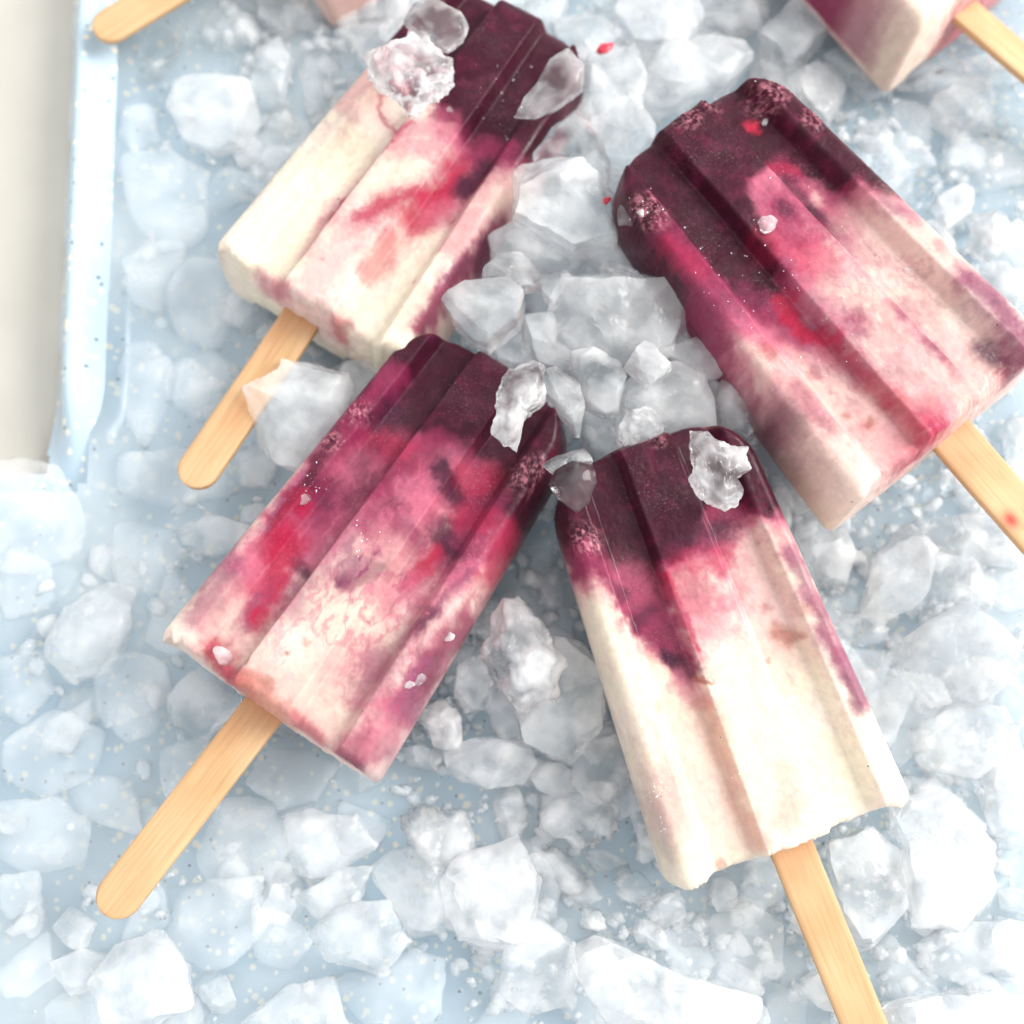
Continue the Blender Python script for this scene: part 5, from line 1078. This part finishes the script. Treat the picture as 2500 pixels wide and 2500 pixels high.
    (6.4,122.6,10,11,'frost','the top left shoulder chunk','frosted ice chunk behind the upper left popsicle tip',[(-7.7,0.7),(1.2,4.9),(6.2,1.4),(3.0,-4.2),(-2.6,-2.8)]),
    (113.5,18.2,8,9,'white','the edge chip','small white ice chip at the right edge above the right stick',[(-2.2,4.1),(2.7,6.6),(1.8,-5.0),(-2.4,-5.6)]),
    (63.6,7.0,9,9,'frost','the chip under the corner','ice chip left of the lower corner of the right popsicle',[(-1.5,5.9),(2.5,2.9),(3.9,-3.1),(-0.8,-5.0),(-4.1,-0.7)]),
]

PLACED = []
RAISE = 1.0
for i, (cx, cy, zc, th, style, short, label, poly) in enumerate(CHUNKS):
    sub = 5 if zc >= 15 else 4
    V, F = ice_verts(poly, th, style, 100 + i, sub)
    o = link_mesh('ice_chunk', V, F, ICE[style], crease=24 if style in ('frost', 'white', 'clear') else None)
    rs = random.Random(i)
    o.location = Vector((cx, cy, max(zc, th * 0.42))) * MM
    o.rotation_euler = (math.radians(rs.uniform(-5, 5)), math.radians(rs.uniform(-5, 5)), 0)
    tag(o, label, 'ice', 'crushed ice heaped in the tray')
    PLACED.append((cx, cy, max(np.hypot(*np.array(poly).T)), short))

# round beads and blisters of half melted ice lying in the water
for nx, ny, rad, lab in ((-0.624, -0.055, 2.0, 'tiny round ice bead in the water above the round flat disc'),
                         (-0.705, -0.758, 2.7, 'round ice bead in the water just right of the lower left stick end'),
                         (-0.457, -0.825, 2.3, 'round ice bead below the large bluish slab at the bottom'),
                         (-0.946, -0.892, 2.4, 'round ice bead near the left bottom corner of the picture'),
                         (-0.684, 0.365, 1.8, 'tiny round ice bead left of the upper popsicle stick'),
                         (-0.932, -0.795, 3.0, 'oblong ice bead near the left edge above the bottom corner')):
    p = at(nx, ny, 3.0)
    V, F = ico(3)
    V = V * np.array([rad, rad * (1.7 if 'oblong' in lab else 1.05), 1.6])
    o = link_mesh('ice_bead', V, F, ICE['milk'])
    o.location = Vector(p) * MM
    tag(o, lab, 'ice', 'round ice beads in the melt water')
p = at(-0.685, 0.91, 3.0)
V, F = ico(4)
V = V * np.array([5.6, 4.4, 1.8])
o = link_mesh('ice_bead', V, F, ICE['water']); o.location = Vector(p) * MM; o.rotation_euler = (0, 0, 0.5)
tag(o, 'clear oval ice lens in the water beside the cut-off top stick', 'ice', 'round ice beads in the melt water')

# fragments wedged between the named chunks
rnd = random.Random(77)
templates = []
for k in range(28):
    n = rnd.randint(4, 7)
    slim = rnd.choice((1.0, 1.0, 1.35, 1.7))
    poly = []
    for j in range(n):
        a = 2 * math.pi * (j + rnd.uniform(-0.3, 0.3)) / n
        r = rnd.uniform(0.70, 1.25)
        poly.append((4.0 * r * math.cos(a) * slim ** 0.5, 4.0 * r * math.sin(a) / slim ** 0.5))
    st = ('frost', 'white', 'clear', 'frost', 'crag', 'milk', 'milk')[k % 7]
    V, F = ice_verts(poly, rnd.uniform(5.0, 7.5), st, 500 + k, 4 if k % 7 != 5 else 3)
    o = link_mesh('ice_fragment', V, F, ICE[st], crease=24 if st in ('frost', 'white', 'clear') else None)
    templates.append([o, st, False])
WORD = {'frost': 'frosted', 'white': 'white', 'clear': 'clear', 'crag': 'crystal', 'milk': 'milky'}
used = {}
count = 0
tries = 0
spots = []
while count < 285 and tries < 6000:
    tries += 1
    nx, ny = rnd.uniform(-0.98, 1.0), rnd.uniform(-1.0, 1.0)
    left = nx < -0.3 - 0.25 * ny
    z = 3.0
    mound = math.exp(-(((nx - 0.2) / 0.22) ** 2 + ((ny - 0.42) / 0.40) ** 2))
    z = 2.6 + 17.0 * mound + (3.0 if not left else 0.0)
    if left and rnd.random() < 0.55:
        continue
    p = at(nx, ny, z)
    if p[1] > RIM_END - 4 and rim_dist(p[0], p[1]) < 12.5:
        continue
    if any((p[0] - a) ** 2 + (p[1] - b) ** 2 < (6.5 if left else 4.0) ** 2 for a, b in spots):
        continue
    ins = sum((p[0] - a) ** 2 + (p[1] - b) ** 2 < (0.5 * r) ** 2 for a, b, r, _ in PLACED)
    if ins:
        continue
    pool = [t for t in templates if (t[1] in ('milk', 'clear', 'frost') if left else t[1] in ('frost', 'white', 'crag', 'clear', 'milk'))]
    t = rnd.choice(pool)
    if not t[2]:
        o = t[0]; t[2] = True
    else:
        o = t[0].copy(); COLL.objects.link(o)
    sc = rnd.uniform(0.65, 1.0) if rnd.random() < 0.6 else rnd.uniform(1.0, 1.5)
    if t[1] == 'milk':
        sc = rnd.uniform(1.4, 2.2)
    o.location = Vector(p) * MM
    tl = 0.15 if t[1] == 'milk' else 0.6
    o.rotation_euler = (rnd.uniform(-tl, tl), rnd.uniform(-tl, tl), rnd.uniform(0, 6.28))
    o.scale = (sc, sc * rnd.uniform(0.8, 1.1), min(1.1, sc * rnd.uniform(0.8, 1.0)))
    spots.append((p[0], p[1])); count += 1
    a = min(PLACED, key=lambda q: (q[0] - p[0]) ** 2 + (q[1] - p[1]) ** 2)
    dx, dy = p[0] - a[0], p[1] - a[1]
    ang = math.degrees(math.atan2(dy, dx)) % 360
    side = ('just right of', 'at the upper right of', 'just above', 'at the upper left of', 'just left of', 'at the lower left of', 'just below', 'at the lower right of')[int((ang + 22.5) // 45) % 8]
    size = 'tiny' if sc < 0.8 else ('small' if sc < 1.1 else ('larger' if sc < 1.35 else 'big'))
    lab = '%s %s ice fragment %s %s' % (size, WORD[t[1]], side, a[3])
    if lab in used:          # say what it lies towards as well
        for b2 in sorted(PLACED, key=lambda q: (q[0] - p[0]) ** 2 + (q[1] - p[1]) ** 2)[1:14]:
            alt = 'ice fragment %s %s, near %s' % (side, a[3], b2[3])
            if alt not in used and len(alt.split()) <= 16:
                lab = alt
                break
    used[lab] = 1
    tag(o, lab, 'ice fragment', 'small ice fragments between the chunks')
for t in templates:
    if not t[2]:
        bpy.data.objects.remove(t[0])

# crumbs of crushed ice: nobody could count them
rs = np.random.RandomState(9)
VV, FF, nb = [], [], 0
dV, dF = ico(1)
for k in range(5200):
    nx, ny = rs.uniform(-0.95, 1.0), rs.uniform(-1, 1)
    mound = math.exp(-(((nx - 0.2) / 0.22) ** 2 + ((ny - 0.42) / 0.40) ** 2))
    dens = 0.12 + 0.88 * (nx > -0.35 - 0.25 * ny)
    if rs.rand() > dens:
        continue
    p = at(nx, ny, 2.8 + 13.0 * mound + rs.uniform(0, 3.5))
    if p[1] > RIM_END and rim_dist(p[0], p[1]) < 11:
        continue
    r = rs.uniform(0.4, 1.4) if rs.rand() < 0.62 else rs.uniform(1.4, 2.9)
    M = np.linalg.qr(rs.randn(3, 3))[0] * (r * rs.uniform(0.45, 1.25, 3))[None, :]
    VV.append((dV * rs.uniform(0.6, 1.3, (len(dV), 1))) @ M.T + p); FF.append(dF + nb); nb += len(dV)
cr = link_mesh('ice_crumbs', np.concatenate(VV), np.concatenate(FF), ICE['frost'], smooth=False)
tag(cr, 'loose crumbs of crushed ice between the larger chunks', kind='stuff')


# ------------------------------------------------------------------ crystals lying on the popsicles
dg = None


def on_surface(nx, ny):
    """first surface met going away from the camera through nx, ny"""
    d = F_AX + HALF * (nx * R_AX + ny * U_AX)
    d = Vector(d / np.linalg.norm(d))
    hit, loc, nor, *_ = scene.ray_cast(dg, Vector(CAM * MM), d)
    return loc, nor


bpy.context.view_layer.update()
dg = bpy.context.evaluated_depsgraph_get()
CRYS = [  # nx, ny, size mm, style, label
    (0.498, 0.560, 2.3, 'crag', 'small frosty ice crystal on the centre ridge of the right popsicle'),
    (0.494, 0.760, 0.8, 'white', 'tiny white ice grain beside the red spot on the right popsicle'),
    (0.773, 0.471, 1.0, 'clear', 'tiny clear ice bead in the right groove of the right popsicle'),
    (0.253, 0.583, 1.0, 'crag', 'tiny ice crystal on the left rim of the right popsicle tip'),
    (0.222, 0.575, 2.3, 'clear', 'clear triangular ice sliver on the left corner of the right popsicle'),
    (-0.402, 0.024, 1.6, 'crag', 'small pinkish ice crystal on the left rim of the lower left popsicle'),
    (-0.562, -0.282, 2.6, 'crag', 'curly clump of clear crystals near the lower left popsicle base'),
    (-0.125, -0.243, 1.5, 'crag', 'small ice crystal on the right rim of the lower left popsicle'),
    (-0.183, -0.327, 1.4, 'crag', 'cluster of ice grains low on the lower left popsicle right rim'),
    (-0.200, -0.338, 1.2, 'crag', 'grain beside the cluster low on the lower left popsicle right rim'),
    (-0.120, 0.784, 1.1, 'crag', 'tiny ice crystal on the ridge of the upper left popsicle'),
]
for i, (nx, ny, sz, st, lab) in enumerate(CRYS):
    loc, nor = on_surface(nx, ny)
    rr = random.Random(900 + i)
    poly = []
    for j in range(7):
        a = 2 * math.pi * (j + rr.uniform(-0.3, 0.3)) / 7
        r = sz * rr.uniform(0.65, 1.2)
        poly.append((r * math.cos(a), r * math.sin(a) * 0.8))
    V, F = ice_verts(poly, sz * 0.9, st, 900 + i, 3)
    o = link_mesh('ice_crystal', V, F, ICE[st])
    o.location = loc + Vector((0, 0, sz * 0.22 * MM))
    o.rotation_euler = (0, 0, rr.uniform(0, 6))
    tag(o, lab, 'ice crystal', 'crystals lying on the popsicles')

# frost specks frozen on the popsicles
VV, FF, nb = [], [], 0
rs = np.random.RandomState(4)
FROST = [((0.487, -0.441), 0.035, 40), ((0.283, -0.545), 0.03, 40), ((0.29, -0.61), 0.02, 16), ((0.452, -0.505), 0.02, 14), ((-0.39, 0.05), 0.03, 26),
         ((-0.29, -0.055), 0.03, 20), ((0.26, 0.60), 0.04, 26), ((0.60, 0.42), 0.2, 60), ((-0.05, 0.8), 0.1, 30), ((0.42, 0.46), 0.12, 40)]
for (cx, cy), spr, n in FROST:
    for k in range(int(n * 0.6)):
        loc, nor = on_surface(cx + rs.randn() * spr * 0.5, cy + rs.randn() * spr * 0.5)
        r = rs.uniform(0.06, 0.20)
        M = np.linalg.qr(rs.randn(3, 3))[0] * (r * rs.uniform(0.5, 1.3, 3))[None, :]
        VV.append(dV @ M.T + np.array(loc) / MM); FF.append(dF + nb); nb += len(dV)
fr = link_mesh('frost_specks', np.concatenate(VV), np.concatenate(FF), M_FROST, smooth=False)
tag(fr, 'fine frost specks scattered over the popsicles', kind='stuff')

# crumbs of frozen berry dropped on the ice
for i, (nx, ny, sz, lab) in enumerate(((0.180, 0.903, 1.6, 'red berry crumb on the white ice right of the dark popsicle tip'),
                                       (0.183, 0.607, 0.9, 'tiny red berry crumb at the edge of the tall white cube'))):
    loc, nor = on_surface(nx, ny)
    rr = random.Random(70 + i)
    V, F = ico(3)
    V = V * np.array([sz * 1.3, sz * 0.8, sz * 0.5])
    V = V * (1 + 0.5 * fbm(V + i * 9, 0.9, 3.0, 3)[:, None])
    o = link_mesh('berry_crumb', V, F, M_BERRY)
    o.location = loc + Vector((0, 0, 0.0002)); o.rotation_euler = (0, 0, 0.6)
    tag(o, lab, 'berry crumb', 'crumbs of frozen berry')
